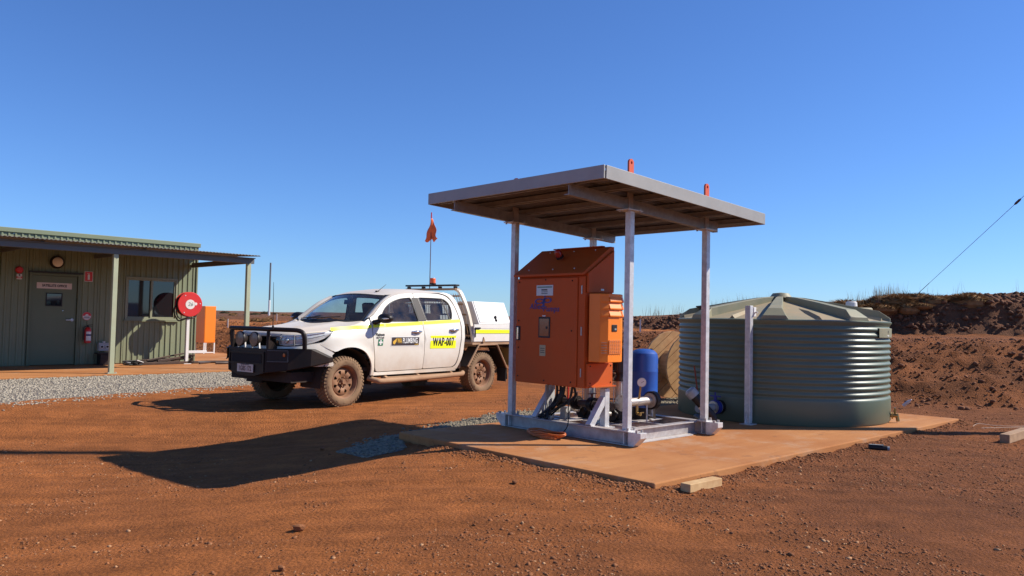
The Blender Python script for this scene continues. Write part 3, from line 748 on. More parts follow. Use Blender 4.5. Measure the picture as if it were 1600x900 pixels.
for q in range(2600):
    i = rr.choice(np.where((bx > -2) & (bx < 13.5))[0]); t = rr.uniform(9.2, 12.8); j = int(np.argmin(abs(tt - t)))
    c = Vector((BXo[i, j], BYo[i, j], BZ[i, j])) + Vector((rr.uniform(-.1, .1), rr.uniform(-.1, .1), 0))
    if fbm(np.array(c.x * 0.6), np.array(c.y * 0.6), 95, 2) < 0.02: continue
    hgt = rr.uniform(.2, .62); ln = Vector((rr.uniform(-.25, .25), rr.uniform(-.2, .2), 1)) * hgt
    w = Vector((1, 0.2, 0)) * 0.0042
    mid = c + ln * 0.6 + Vector((rr.uniform(-.03, .03), 0, 0))
    g.add([c - w, c + w, mid + w * .7, mid - w * .7, c + ln], [(0, 1, 2, 3), (3, 2, 4)])
tag(g.build('dry_grass', straw_mat, recalc=False), 'sparse dry grass stalks along the berm crest', 'grass', kind='stuff')

# ------------------------------------------------------------------ office
office = thing('site_office', OF(0, 0, SLAB_Z), OYAW, 'low green ribbed steel site office with a veranda along its front', 'building')
office.scale = (OS, OS, OS)
def OL(t, off, z): return (t, -off, z - SLAB_Z)
def corr_profile(t0, t1, pitch=0.13, depth=0.02):
    pts = [(t0, 0.0)]
    k = math.floor(t0 / pitch)
    while k * pitch < t1:
        b = k * pitch
        for dt, d in ((0.045, 0), (0.058, depth), (0.088, depth), (0.101, 0)):
            if t0 < b + dt < t1: pts.append((b + dt, d))
        k += 1
    pts.append((t1, 0.0))
    return pts
def cladding(name, t0, t1, z0, z1, off=0.0, parent=office, m=green_wall, gap=0.004):
    pr = corr_profile(t0 + gap, t1 - gap)
    g = G(); n = len(pr)
    g.add([OL(t, off + d, z0) for t, d in pr] + [OL(t, off + d, z1) for t, d in pr], [(i, i + 1, n + i + 1, n + i) for i in range(n - 1)])
    g.add([OL(pr[0][0], off, z0), OL(pr[0][0], off - .02, z0), OL(pr[0][0], off - .02, z1), OL(pr[0][0], off, z1)], [(0, 1, 2, 3)])
    g.add([OL(pr[-1][0], off, z0), OL(pr[-1][0], off - .02, z0), OL(pr[-1][0], off - .02, z1), OL(pr[-1][0], off, z1)], [(3, 2, 1, 0)])
    return g.build(name, m, parent)
WT = 2.93
cols = [-6.17, -5.37, -4.57, -3.77, -2.97, -2.17, -1.37, -0.57, -0.02]
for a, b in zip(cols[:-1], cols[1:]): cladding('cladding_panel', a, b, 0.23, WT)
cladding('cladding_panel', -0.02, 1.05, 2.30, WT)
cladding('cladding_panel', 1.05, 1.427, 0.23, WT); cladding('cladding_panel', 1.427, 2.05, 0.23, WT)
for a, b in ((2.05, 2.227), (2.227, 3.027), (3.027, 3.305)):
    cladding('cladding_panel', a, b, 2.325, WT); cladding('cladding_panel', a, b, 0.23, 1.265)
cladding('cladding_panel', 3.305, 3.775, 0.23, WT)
# parapet band above the veranda roof, set forward of the wall, in sheets with joints
for a, b in ((-6.2, -4.6), (-4.6, -2.2), (-2.2, -0.35), (-0.35, 2.05), (2.05, 3.0), (3.0, 3.80)):
    cladding('parapet_sheet', a, b, 2.86, 3.165, 0.05)
g = G(); g.b2(OL(-6.25, 0.09, 3.160), OL(3.835, -0.05, 3.262)); g.build('parapet_cap', green_wall, office, bevel=0.008)
# shell behind the cladding, end wall and flat roof
g = G()
def wallbox(t0, t1, z0, z1, o0=-0.08, o1=-0.022): g.b2(OL(t0, o0, z0), OL(t1, o1, z1))
wallbox(-6.2, 0.0, .21, WT + .2); wallbox(0.0, 1.03, 2.29, WT + .2); wallbox(1.03, 2.05, .21, WT + .2); wallbox(2.05, 3.305, .21, 1.26); wallbox(2.05, 3.305, 2.33, WT + .2); wallbox(3.305, 3.77, .21, WT + .2)
g.b2(OL(-6.2, -5.9, .21), OL(-6.12, -0.082, WT + .2)); g.b2(OL(3.70, -5.9, .21), OL(3.774, -0.082, WT + .2)); g.b2(OL(-6.12, -5.9, .21), OL(3.70, -5.82, WT + .2))
g.build('wall_core', green_wall, office)
g = G(); g.b2(OL(-6.11, -5.8, 3.06), OL(3.69, -0.09, 3.12)); g.build('flat_roof', roof_trim, office)
g = G(); g.b2(OL(-6.1, -5.7, .212), OL(3.68, -5.6, 2.9)); g.b2(OL(-6.1, -5.59, .212), OL(3.68, -0.1, .222)); g.build('interior_lining', mat('interior_lining', (0.25, 0.22, 0.19), .9), office)
cnr = G(); cnr.b2(OL(3.778, -0.03, .215), OL(3.812, 0.032, WT)); cnr.build('corner_flashing', green_wall, office)
# door
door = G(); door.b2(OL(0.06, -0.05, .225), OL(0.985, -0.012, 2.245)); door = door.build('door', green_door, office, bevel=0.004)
g = G()
for a, b in (((0.0, -0.02, .21), (0.052, 0.026, 2.295)), ((0.993, -0.02, .21), (1.045, 0.026, 2.295)), ((0.053, -0.02, 2.252), (0.992, 0.026, 2.296))): g.b2(OL(*a), OL(*b))
g.build('door_frame', green_door, office, bevel=0.003)
g = G(); g.b2(OL(-0.03, 0.028, 2.305), OL(1.08, 0.075, 2.338)); g.build('door_weather_bar', mat('weather_bar_dark', (0.03, 0.03, 0.028), .6), office)
g = G(); 
for a, b in (((0.345, -0.011, 1.555), (0.683, 0.0, 1.575)), ((0.345, -0.011, 1.838), (0.683, 0.0, 1.858)), ((0.345, -0.011, 1.576), (0.365, 0.0, 1.837)), ((0.663, -0.011, 1.576), (0.683, 0.0, 1.837))): g.b2(OL(*a), OL(*b))
g.build('vision_panel_frame', black_plastic, door)
g = G(); g.b2(OL(0.366, -0.011, 1.577), OL(0.662, -0.006, 1.836)); g.build('vision_panel', mat('office_glass', (0.012, 0.013, 0.016), 0.04, spec=0.8), door)
g = G(); g.cyl(OL(0.90, -0.012, 1.25), OL(0.90, 0.012, 1.25), 0.036, n=20); g.cyl(OL(0.90, 0.012, 1.25), OL(0.90, 0.05, 1.25), 0.013, n=10); g.bar(OL(0.91, 0.045, 1.25), OL(0.76, 0.045, 1.245), 0.018, 0.026)
g.build('door_handle', chrome, door, smooth=40)
g = G(); g.cyl(OL(0.70, -0.012, 1.46), OL(0.70, 0.006, 1.46), 0.013, n=12); g.build('peephole', chrome, door)
# window
win = G()
for a, b in (((2.05, -0.07, 1.268), (3.305, 0.035, 1.315)), ((2.05, -0.07, 2.275), (3.305, 0.035, 2.322)), ((2.05, -0.07, 1.316), (2.095, 0.035, 2.274)), ((3.26, -0.07, 1.316), (3.305, 0.035, 2.274)), ((2.650, -0.05, 1.316), (2.70, 0.02, 2.274))): win.b2(OL(*a), OL(*b))
win = win.build('window', mat('window_frame_green', (0.25, 0.26, 0.17), .45), office, bevel=0.003)
wg = mat('office_glass', (0.012, 0.013, 0.016), 0.04)
g = G(); g.b2(OL(2.096, -0.040, 1.317), OL(2.649, -0.034, 2.273)); g.build('pane', wg, win)
g = G(); g.b2(OL(2.701, -0.020, 1.317), OL(3.259, -0.014, 2.273)); g.build('pane', wg, win)
g = G()
for a, b in (((2.097, -0.032, 1.318), (2.648, -0.006, 1.35)), ((2.097, -0.032, 2.24), (2.648, -0.006, 2.272)), ((2.702, -0.012, 1.318), (3.258, 0.012, 1.35)), ((2.702, -0.012, 2.24), (3.258, 0.012, 2.272)), ((3.225, -0.012, 1.351), (3.258, 0.012, 2.239)), ((2.097, -0.032, 1.351), (2.13, -0.006, 2.239))): g.b2(OL(*a), OL(*b))
g.build('sash', MATS['window_frame_green'], win)
g = G(); g.b2(OL(2.02, 0.0, 1.235), OL(3.335, 0.075, 1.266)); g.build('sill', green_wall, win)
# veranda: corrugated roof, beams, posts
VO = 3.10
def ver_z(off): return 2.93 - (off / 3.32) * 0.13
g = G()
tsv = np.arange(-6.2, 3.78, 0.019)
rows = [OL(t, 0.03, ver_z(0.03) + 0.011 * math.sin(t / 0.076 * 2 * math.pi)) for t in tsv] + [OL(t, 3.34, ver_z(3.34) + 0.011 * math.sin(t / 0.076 * 2 * math.pi)) for t in tsv]
n = len(tsv); g.add(rows, [(i, i + 1, n + i + 1, n + i) for i in range(n - 1)])
vr = g.build('veranda_roof', mat('veranda_sheet', (0.16, 0.17, 0.15), .5, .2, var=.2, dust=DUST, dust_amt=.3), office, smooth=60)
md = vr.modifiers.new('thick', 'SOLIDIFY'); md.thickness = 0.004
g = G(); g.b2(OL(-6.2, VO - .04, 2.625), OL(3.735, VO + .04, 2.755)); g.b2(OL(-6.2, VO + .041, 2.74), OL(3.735, VO + .10, 2.756)); g.build('front_beam', grey_beam, office, bevel=0.006)
g = G(); g.b2(OL(3.63, 0.03, 2.63), OL(3.69, VO - .045, 2.75)); g.build('side_beam', grey_beam, office, bevel=0.006)
for q in (-4.4, -2.5, -0.6, 1.3):
    g = G(); g.b2(OL(q, 0.05, 2.70), OL(q + .05, VO - .045, 2.79)); g.build('rafter', grey_beam, office)
for o_ in (1.0, 2.05):
    g = G(); g.b2(OL(-6.1, o_ - .03, 2.795), OL(3.70, o_ + .03, ver_z(o_) - 0.015)); g.build('batten', grey_beam, office)
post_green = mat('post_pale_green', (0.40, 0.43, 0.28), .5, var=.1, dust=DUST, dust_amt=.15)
for q in (-5.03, -2.15, 0.73, 3.61):
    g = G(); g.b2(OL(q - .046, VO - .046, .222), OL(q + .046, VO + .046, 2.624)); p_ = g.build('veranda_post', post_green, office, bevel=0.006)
    g = G(); g.b2(OL(q - .09, VO - .09, .212), OL(q + .09, VO + .09, .224)); g.build('base_plate', post_green, p_)
    g = G()
    for a in (-.07, .07): g.cyl(OL(q + a, VO + .07, .224), OL(q + a, VO + .07, .243), .012, n=8)
    g.build('anchor_bolt', galv, p_)

# fittings on the office front
def ol_root(name, t, off, z, label, cat):
    o = thing(name, OF(t, off, z), OYAW, label, cat); o.scale = (OS, OS, OS); return o
o = ol_root('wall_light', 0.525, 0.02, 2.56, 'round bulkhead light with dark ring above the office door', 'light')
g = G(); g.lathe([(0.0, 0.0), (0.145, 0.0), (0.145, -0.07), (0.125, -0.095), (0.108, -0.09)], 32, axis='Y'); g.build('housing', black_plastic, o, smooth=40)
g = G(); g.lathe([(0.112, -0.088), (0.09, -0.105), (0.05, -0.118), (0.0, -0.12)], 32, axis='Y'); g.build('diffuser', mat('cream_diffuser', (0.74, 0.63, 0.48), .5), o, smooth=60)
o = ol_root('office_sign', 0.512, -0.010, 2.02, 'pale office nameplate on the green door', 'sign')
g = G(); g.b2((-0.36, -0.006, -0.068), (0.36, 0.0, 0.068)); g.build('plate', mat('sign_pale_pink', (0.66, 0.52, 0.45), .5), o)
text_mesh('SATELLITE OFFICE', 0.075, mat('sign_text_dark', (0.05, 0.035, 0.035), .6), 'lettering', o, frame((0, -0.008, 0), (1, 0, 0), (0, 0, 1)), bold=0.003, sx=0.80, space=1.05)
o = ol_root('fire_alarm_unit', -0.215, 0.024, 2.15, 'red fire alarm bell with white label left of the office door', 'alarm')
g = G(); g.lathe([(0.0, 0.0), (0.075, 0.0), (0.08, -0.03), (0.06, -0.06), (0.0, -0.066)], 24, c=(0, 0, 0.19), axis='Y'); g.build('bell', red_enamel, o, smooth=40)
g = G(); g.b2((-0.05, -0.05, -0.02), (0.05, 0, 0.10)); g.build('call_point', white_poly, o, bevel=.006)
g = G(); g.b2((-0.058, -0.056, 0.005), (0.058, -0.0505, 0.045)); g.build('label_plate', red_enamel, o)
text_mesh('FIRE', 0.04, white_poly, 'lettering', o, frame((0, -0.0575, 0.025), (1, 0, 0), (0, 0, 1)), bold=0.001)
g = G(); g.cyl((0, -0.051, 0.075), (0, -0.056, 0.075), 0.017, n=14); g.build('button', black_plastic, o)
o = ol_root('extinguisher_location_sign', 1.212, 0.024, 2.27, 'square red sign with white extinguisher pictogram right of the door', 'sign')
g = G(); g.b2((-0.09, -0.005, -0.118), (0.09, 0.0, 0.118)); g.build('border', white_poly, o)
g = G(); g.b2((-0.08, -0.008, -0.108), (0.08, -0.0055, 0.108)); g.build('plate', red_enamel, o)
g = G(); g.b2((-0.024, -0.011, -0.075), (0.024, -0.0085, 0.035)); g.b2((-0.010, -0.011, 0.036), (0.010, -0.0085, 0.06)); g.b2((-0.035, -0.011, 0.061), (0.012, -0.0085, 0.073)); g.build('pictogram', white_poly, o)
o = ol_root('extinguisher_disc_sign', 1.207, 0.024, 1.342, 'round red and white sign above the fire extinguisher', 'sign')
g = G(); g.cyl((0, 0, 0), (0, -0.005, 0), 0.098, n=28); g.build('disc', white_poly, o)
g = G(); g.add([(0.088 * math.cos(a), -0.0075, 0.088 * math.sin(a)) for a in np.linspace(0.08, math.pi - .08, 20)], [tuple(range(20))]); g.build('red_field', red_enamel, o)
g = G(); g.lathe([(0.088, -0.0052), (0.088, -0.008), (0.096, -0.008), (0.096, -0.0052)], 28, axis='Y'); g.build('red_rim', red_enamel, o)
g = G(); g.add([(0.035 * math.cos(a), -0.0095, 0.012 + 0.035 * math.sin(a)) for a in np.linspace(0, math.pi, 12)], [tuple(range(12))]); g.build('pictogram', white_poly, o)
g = G(); [g.b2((-0.06, -0.0075, z), (0.06, -0.0055, z + .012)) for z in (-0.025, -0.048)]; g.build('print', mat('sign_text_dark', (0, 0, 0)), o)
o = ol_root('fire_extinguisher', 1.21, 0.13, 0.715, 'red fire extinguisher hung on the office wall beside the door', 'fire extinguisher')
g = G(); g.lathe([(0, 0), (0.055, 0), (0.072, 0.015), (0.072, 0.30), (0.05, 0.355), (0.022, 0.375), (0.0, 0.376)], 24); cyl_ = g.build('cylinder', red_enamel, o, smooth=40)
g = G(); g.lathe([(0.0728, 0.06), (0.0735, 0.06), (0.0735, 0.27), (0.0728, 0.27)], 24, a0=-2.3, a1=-0.5); g.build('label_sheet', white_poly, cyl_)
g = G(); g.lathe([(0.0742, 0.17), (0.0748, 0.17), (0.0748, 0.21), (0.0742, 0.21)], 24, a0=-2.3, a1=-0.5); g.build('label_band', mat('label_navy', (0.02, 0.03, 0.12), .5), cyl_)
g = G(); g.cyl((0, 0, .376), (0, 0, .41), .02, n=12); g.bar((-0.02, 0, .42), (0.10, 0, .43), .02, .012); g.bar((-0.02, 0, .40), (0.09, 0, .395), .02, .01); g.build('valve_handle', black_plastic, o)
g = G(); g.tube(smooth_loop([(-0.02, 0, .40), (-0.09, -.02, .36), (-0.095, -.03, .2), (-0.09, -.02, .08)], 5, False), .011, 8); g.build('hose', black_rubber, o, smooth=60)
g = G(); g.b2((-0.03, 0.07, .2), (0.03, 0.126, .3)); g.build('wall_bracket', galv, o)
o = ol_root('power_outlet_box', 1.58, 0.10, 0.53, 'grey double power outlet above a black box by the office wall', 'outlet')
g = G(); g.b2((-0.125, -0.05, 0.0), (0.125, 0.075, 0.19)); bx_ = g.build('box', mat('outlet_grey', (0.36, 0.36, 0.35), .5), o, bevel=.008)
for s in (-.06, .06):
    g = G(); g.cyl((s, -0.05, .10), (s, -0.075, .10), .042, n=18); so = g.build('socket_cap', mat('outlet_pale', (0.55, 0.55, 0.54), .5), o, smooth=40)
    g = G(); g.cyl((s, -0.0755, .10), (s, -0.082, .10), .026, n=14); g.build('socket_hole', black_plastic, so)
g = G(); g.cyl((0, 0, .19), (0, 0, .225), .03, n=12); g.build('gland', outlet := mat('outlet_pale', (0, 0, 0)), o)
o = ol_root('black_battery_box', 1.56, 0.22, SLAB_Z, 'black lidded box standing on the slab below the outlet', 'box')
g = G(); g.b2((-0.12, -0.12, 0.01), (0.13, 0.12, 0.25)); g.build('body', black_plastic, o, bevel=.01)
g = G(); g.b2((-0.175, -0.13, 0.251), (0.135, 0.13, 0.285)); g.build('lid', black_plastic, o, bevel=.006)
g = G(); g.b2((-0.19, -0.15, 0.0), (0.15, 0.15, 0.012)); g.build('tray', black_plastic, o)
steel_dark = mat('dark_steel_bars', (0.035, 0.032, 0.03), .45, .4, var=.3, dust=DUST, dust_amt=.3)
rr = random.Random(2)
for k, (t0, o0, z0, t1, o1, z1, w) in enumerate([(2.15, .75, .035, 3.62, .62, .035, .06), (2.2, .62, .03, 3.5, .50, .035, .05), (2.05, .52, .03, 3.45, .36, .12, .05), (2.3, .42, .09, 3.55, .40, .15, .045), (2.6, .70, .09, 3.60, .46, .2, .05), (2.1, .30, .03, 3.3, .25, .04, .06), (2.4, .58, .10, 3.4, .30, .24, .035)]):
    g = G(); c = Vector(((t0 + t1) / 2, -(o0 + o1) / 2, 0)); g.bar(Vector((t0, -o0, z0)) - c, Vector((t1, -o1, z1)) - c, w, w)
    b_ = g.build('steel_bar', steel_dark, None, bevel=.004); b_.location = OF(c.x, -c.y, SLAB_Z); b_.rotation_euler = (0, 0, OYAW); b_.scale = (OS, OS, OS)
    tag(b_, 'dark steel bar in the heap on the slab below the office window', 'steel bar', 'steel bars heaped below the window')
o = ol_root('tangled_cable', 2.05, 0.75, SLAB_Z, 'tangle of black cable and scraps left of the steel bars', 'cable')
rr = random.Random(5); pts = [(rr.uniform(-.28, .22), rr.uniform(-.16, .16), rr.uniform(.015, .11)) for _ in range(16)]
g = G(); g.tube(smooth_loop(pts, 6, False), .014, 7); g.build('cable', black_rubber, o, smooth=60)
g = G(); g.box((.1, -.05, .10), (.2, .05, .012), .4, .3); g.box((-.1, .02, .07), (.16, .04, .012), -.3, .2); g.build('plastic_scrap', white_poly, o)
# fire hose reel
o = ol_root('fire_hose_reel', 3.33, 0.65, SLAB_Z, 'red fire hose reel on a white steel stand at the office corner', 'hose reel')
zc = 1.68 - SLAB_Z
g = G(); g.lathe([(0, -0.09), (0.295, -0.09), (0.305, -0.082), (0.305, -0.07), (0.295, -0.064), (0.06, -0.064)], 56, c=(0, 0, zc), axis='Y'); drum = g.build('front_flange', red_enamel, o, smooth=30)
g = G(); g.lathe([(0.06, 0.10), (0.295, 0.10), (0.305, 0.107), (0.295, 0.115), (0, 0.115)], 56, c=(0, 0, zc), axis='Y'); g.build('rear_flange', red_enamel, o, smooth=30)
for q, (rad, yy) in enumerate([(0.27, -.045), (0.275, -.01), (0.27, .025), (0.275, .06), (.27, .088), (0.24, -.028), (.24, .04)]):
    g = G(); g.tube([(rad * math.cos(a), yy, zc + rad * math.sin(a)) for a in np.linspace(0, 2 * math.pi, 40, endpoint=False)], .0165, 8, closed=True); g.build('hose_coil', black_rubber, o, smooth=60)
g = G(); g.tube(smooth_loop([(-.27, -.03, zc - .05), (-.31, -.02, zc - .22), (-.2, -.02, zc - .36), (-.02, -.02, zc - .34), (.16, 0, zc - .32), (.25, 0, zc - .14)], 6, False), .0165, 8)
g.tube(smooth_loop([(-.28, .03, zc), (-.35, .03, zc - .16), (-.24, .03, zc - .40), (-.06, .03, zc - .36)], 6, False), .0165, 8); g.build('hanging_hose', black_rubber, o, smooth=60)
g = G(); g.cyl((0, -.0905, zc), (0, -.096, zc), .118, n=30); pl = g.build('centre_plate', white_poly, drum, smooth=40)
g = G(); g.cyl((.135, -.0905, zc + .015), (.135, -.1, zc + .015), .036, n=18); g.build('inspection_tag', white_poly, drum)
text_mesh('26', 0.13, mat('marker_green', (0.10, 0.16, 0.13), .6), 'lettering', drum, frame((0, -.098, zc), (1, 0, 0), (0, 0, 1)), shear=.2)
for a in (0.1, 2.1, 4.1):
    g = G(); g.cyl((.25 * math.cos(a), -.0905, zc + .25 * math.sin(a)), (.25 * math.cos(a), -.097, zc + .25 * math.sin(a)), .014, n=10); g.build('bolt', galv, drum)
g = G(); g.b2((-.035, -.01, .012), (.035, .06, zc - .30)); g.build('post', white_poly, o, bevel=.004)
g = G(); g.b2((-.02, -.02, zc - .30), (.02, .05, zc + .02)); g.build('spindle_bracket', black_plastic, o)
g = G(); g.b2((.036, -.01, .26), (.50, .06, .325)); g.build('outrigger', white_poly, o, bevel=.004)
g = G(); g.b2((-.09, -.07, 0), (.09, .11, .013)); g.build('foot_plate', white_poly, o)
g = G(); g.cyl((.07, -.03, .05), (.11, -.05, .14), .03, n=10); g.cyl((.1, -.05, .03), (.16, -.05, .05), .02, n=10); g.build('stop_valve', black_plastic, o)
o = tag(G().tube(smooth_loop([tuple(OF(3.5, .62, SLAB_Z + .03)), tuple(OF(3.9, .6, SLAB_Z + .035)), tuple(OF(4.25, .75, SLAB_Z + .035)), tuple(OF(4.35, 1.0, SLAB_Z + .035)), tuple(OF(4.1, 1.15, SLAB_Z + .035)), tuple(OF(3.85, 1.12, SLAB_Z + .035))], 8, False), .035, 10).build('suction_hose', mat('brown_black_hose', (0.09, 0.06, 0.045), .6, var=.3), smooth=60), 'curved dark suction hose lying on the slab beside the hose reel', 'hose')
tag(G().tube([tuple(OF(3.52, .95, SLAB_Z + .025)), tuple(OF(4.3, .35, SLAB_Z + .025))], .022, 8).build('short_pipe', steel_dark, smooth=60), 'thin dark pipe lying behind the suction hose', 'pipe')
o = thing('hydrant_cabinet', OF(6.09, -4.1, SLAB_Z), OYAW, 'tall orange steel cabinet on white legs behind the hose reel', 'cabinet'); o.scale = (OS, OS, OS)
g = G(); g.b2((-.18, -.02, .34), (.18, .62, 1.49)); g.build('body', orange_lit, o, bevel=.006)
g = G(); g.b2((-.165, -.026, .36), (.165, -.0205, 1.47)); g.build('door', orange_lit, o, bevel=.002)
for a in (-.165, .165):
    for b in (0.0, .60):
        g = G(); g.b2((a - .018, b - .018, 0), (a + .018, b + .018, .339)); g.build('leg', white_poly, o)
g = G(); g.b2((-.146, -.016, .02), (.146, .012, .05)); g.build('foot_rail', white_poly, o)

# ------------------------------------------------------------------ ute (dual cab with service tray); x runs rearwards from the front axle, near side is -y
truck = thing('dual_cab_ute', (-3.515, 13.592, -0.042), R(52.67), 'dusty white dual cab ute with black bull bar and yellow reflective stripes', 'ute')
truck.scale = (1.15, 1.15, 1.15)
HOODCUT = [(-0.95, 1.00), (-0.8, 1.035), (-0.5, 1.075), (-0.25, 1.10), (0.07, 1.145), (0.25, 1.19), (0.42, 1.25), (0.6, 1.3)]
def belt(x): return 1.17 + 0.04 * (x - 0.5) / 2.0
def tw(x, z):
    """half width of the body side"""
    y = 0.905
    zb = belt(x)
    if z > zb - 0.05:
        k = z - (zb - 0.05)
        y -= 0.36 * k - 0.02 * min(k / 0.1, 1) * 0.5
    if z < 0.80: y -= 0.05 * ((0.80 - z) / 0.35) ** 2
    y += 0.012 * math.exp(-((z - 0.98) / 0.07) ** 2)                      # shoulder crease
    if x < -0.05: y -= 0.42 * (-0.05 - x) ** 2
    if x > 2.45: y -= 0.9 * (x - 2.45) ** 2
    if x < 0.55:
        zc_ = lerp_pts(HOODCUT, x); s = min(max((z - (zc_ - 0.12)) / 0.12, 0), 1)
        y -= 0.045 * s * s * min(1.0, (0.6 - x) / 0.25 if x > 0.35 else 1)
        r = math.hypot(x - 0.04, z - 0.37)
        y += 0.022 * math.exp(-((r - 0.49) / 0.06) ** 2)
    return y
def side(u, v, d=0.0): return (u, -(tw(u, v) - d), v)
def side_part(name, outer, m, holes=(), step=0.10, thick=0.022, lift=0.0, parent=None, both=True, smooth=35, labels=None):
    g = panel(outer, lambda u, v, d: side(u, v, d - lift), holes, step, thick)
    a = g.build(name, m, parent or truck, smooth=smooth)
    b = None
    if both: b = g.mirror_y().build(name, m, truck, smooth=smooth)
    return a, b
ARCH = [(0.49, 0.44), (0.475, 0.58), (0.425, 0.69), (0.33, 0.795), (0.19, 0.852), (0.04, 0.865), (-0.10, 0.845), (-0.22, 0.79), (-0.32, 0.70)]
arch_s = smooth_loop(ARCH, 3, False)
fender = [(-0.235, 1.085)] + [(x, lerp_pts(HOODCUT, x) - 0.008) for x in (-0.15, -0.05, 0.07, 0.18, 0.27, 0.36)] + [(0.455, 1.275), (0.47, 1.16), (0.485, 0.95), (0.53, 0.70), (0.555, 0.52), (0.54, 0.44)] + arch_s[:-4] + [(-0.225, 0.805), (-0.36, 0.865), (-0.445, 0.905), (-0.35, 0.97), (-0.285, 1.03)]
side_part('front_fender', fender, white_paint, step=0.07)
glassF = smooth_loop([(0.735, 1.235), (0.70, 1.30), (0.725, 1.365), (0.82, 1.46), (0.97, 1.545), (1.18, 1.605), (1.40, 1.628)], 3, False) + [(1.43, 1.60), (1.485, 1.26), (1.47, 1.245)]
fdoor = smooth_loop([(0.485, 1.295), (0.56, 1.345), (0.66, 1.425), (0.80, 1.53), (0.99, 1.62), (1.22, 1.675), (1.475, 1.695)], 3, False) + [(1.50, 1.5), (1.548, 1.23), (1.575, 1.07), (1.588, 0.75), (1.588, 0.515), (1.57, 0.50), (0.64, 0.49), (0.60, 0.50), (0.57, 0.55), (0.545, 0.70), (0.50, 0.95), (0.485, 1.16)]
fd, fd2 = side_part('front_door', fdoor, white_paint, [glassF], step=0.085)
rdoor = [(1.487, 1.695), (1.70, 1.706), (1.91, 1.71)] + smooth_loop([(2.10, 1.705), (2.24, 1.68), (2.34, 1.61), (2.41, 1.49), (2.45, 1.31), (2.465, 1.10), (2.45, 0.90), (2.415, 0.70), (2.36, 0.555), (2.28, 0.51)], 3, False) + [(1.61, 0.503), (1.60, 0.515), (1.60, 0.75), (1.587, 1.07), (1.560, 1.23), (1.512, 1.5)]
glassR = [(1.585, 1.630), (1.63, 1.637), (1.9, 1.642), (2.13, 1.640)] + smooth_loop([(2.20, 1.625), (2.28, 1.57), (2.315, 1.49), (2.31, 1.38), (2.275, 1.30)], 3, False) + [(2.24, 1.285), (1.68, 1.265), (1.655, 1.28)]
rd, rd2 = side_part('rear_door', rdoor, white_paint, [glassR], step=0.085)
quarter = smooth_loop([(2.115, 1.722), (2.27, 1.695), (2.37, 1.62), (2.435, 1.49), (2.475, 1.31), (2.49, 1.10), (2.475, 0.89), (2.435, 0.68), (2.385, 0.545), (2.31, 0.492)], 3, False) + smooth_loop([(2.42, 0.47), (2.50, 0.62), (2.555, 0.80), (2.58, 1.10), (2.575, 1.32), (2.54, 1.50), (2.46, 1.65), (2.36, 1.715), (2.22, 1.74)], 3, False)
side_part('rear_quarter', quarter, white_paint, step=0.08)
side_part('sill', [(0.54, 0.436), (0.56, 0.487), (0.65, 0.480), (1.58, 0.490), (2.30, 0.500), (2.40, 0.470), (2.40, 0.44)], white_paint, step=0.1)
# glazing
side_part('front_side_window', glassF, glass_side, step=0.14, thick=0, lift=-0.012)
side_part('rear_side_window', glassR, glass_side, step=0.14, thick=0, lift=-0.012)
side_part('pillar_trim', [(1.435, 1.625), (1.575, 1.628), (1.652, 1.262), (1.488, 1.252)], black_plastic, step=0.12, thick=0.006, lift=0.004)
side_part('quarter_divider', [(2.125, 1.637), (2.150, 1.635), (2.248, 1.288), (2.222, 1.286)], black_plastic, step=0.2, thick=0.006, lift=-0.006)
def ring(loop, w):
    c = Vector((sum(p[0] for p in loop) / len(loop), sum(p[1] for p in loop) / len(loop))); out = []
    for p in loop:
        d = Vector(p) - c; out.append(tuple(c + d * (1 - w / max(d.length, .05))))
    return out
side_part('window_seal', glassF, black_rubber, [ring(glassF, 0.017)], step=0, thick=0.01, lift=0.002)
side_part('window_seal', glassR, black_rubber, [ring(glassR, 0.017)], step=0, thick=0.01, lift=0.002)
# reflective stripe, in pieces that stop at the shut lines
for x0, x1, nm in ((-0.26, 0.462, 'a'), (0.492, 1.562, 'b'), (1.578, 2.455, 'c')):
    zs = lambda x: 1.095 + (x + 0.26) * 0.068 if x < 0.5 else 1.147 + (x - 0.5) * 0.052
    g = panel([(x, zs(x)) for x in np.linspace(x0, x1, 9)] + [(x, zs(x) + 0.048) for x in np.linspace(x1, x0, 9)], lambda u, v, d: side(u, v, -0.004), (), 0, 0)
    g.build('reflective_stripe', yellow_tape, truck, smooth=50)
# stickers on the doors
def decal(name, x0, x1, z0, z1, m, parent, lift=0.004, sh=0.0):
    g = panel([(x0, z0), ((x0 + x1) / 2, z0 + sh / 2), (x1, z0 + sh), (x1, z1 + sh), ((x0 + x1) / 2, z1 + sh / 2), (x0, z1)], lambda u, v, d: side(u, v, -lift), (), 0, 0)
    return g.build(name, m, parent, smooth=50)
def side_frame(x, z, lift): return frame(side(x, z, -lift), (1, 0, 0), (0, 0, 1))
decal('plumbing_sign_border', 0.850, 1.465, 0.865, 1.015, mat('sticker_white', (0.8, 0.8, 0.78), .4), fd, .003)
decal('plumbing_sign', 0.862, 1.453, 0.876, 1.004, mat('sticker_charcoal', (0.055, 0.042, 0.045), .4), fd, .0055)
text_mesh('PLUMBING', 0.115, MATS['sticker_white'], 'lettering', fd, side_frame(1.252, 0.948, .0075), bold=.002, sx=.56, space=1.08, extrude=.0006)
gold = mat('sticker_gold', (0.78, 0.47, 0.07), .4)
text_mesh('WA', 0.115, gold, 'lettering', fd, side_frame(1.020, 0.948, .0075), bold=.0015, sx=.48, extrude=.0006)
g = G(); lf = [(-.035, -.035), (-.005, -.048), (.03, -.005), (.036, .05), (.012, .03), (-.02, .012), (-.042, -.005)]
g.add([tuple(Vector(side(0.925 + u, 0.942 + v, -.0075))) for u, v in lf], [tuple(range(len(lf)))]); g.build('leaf_emblem', gold, fd)
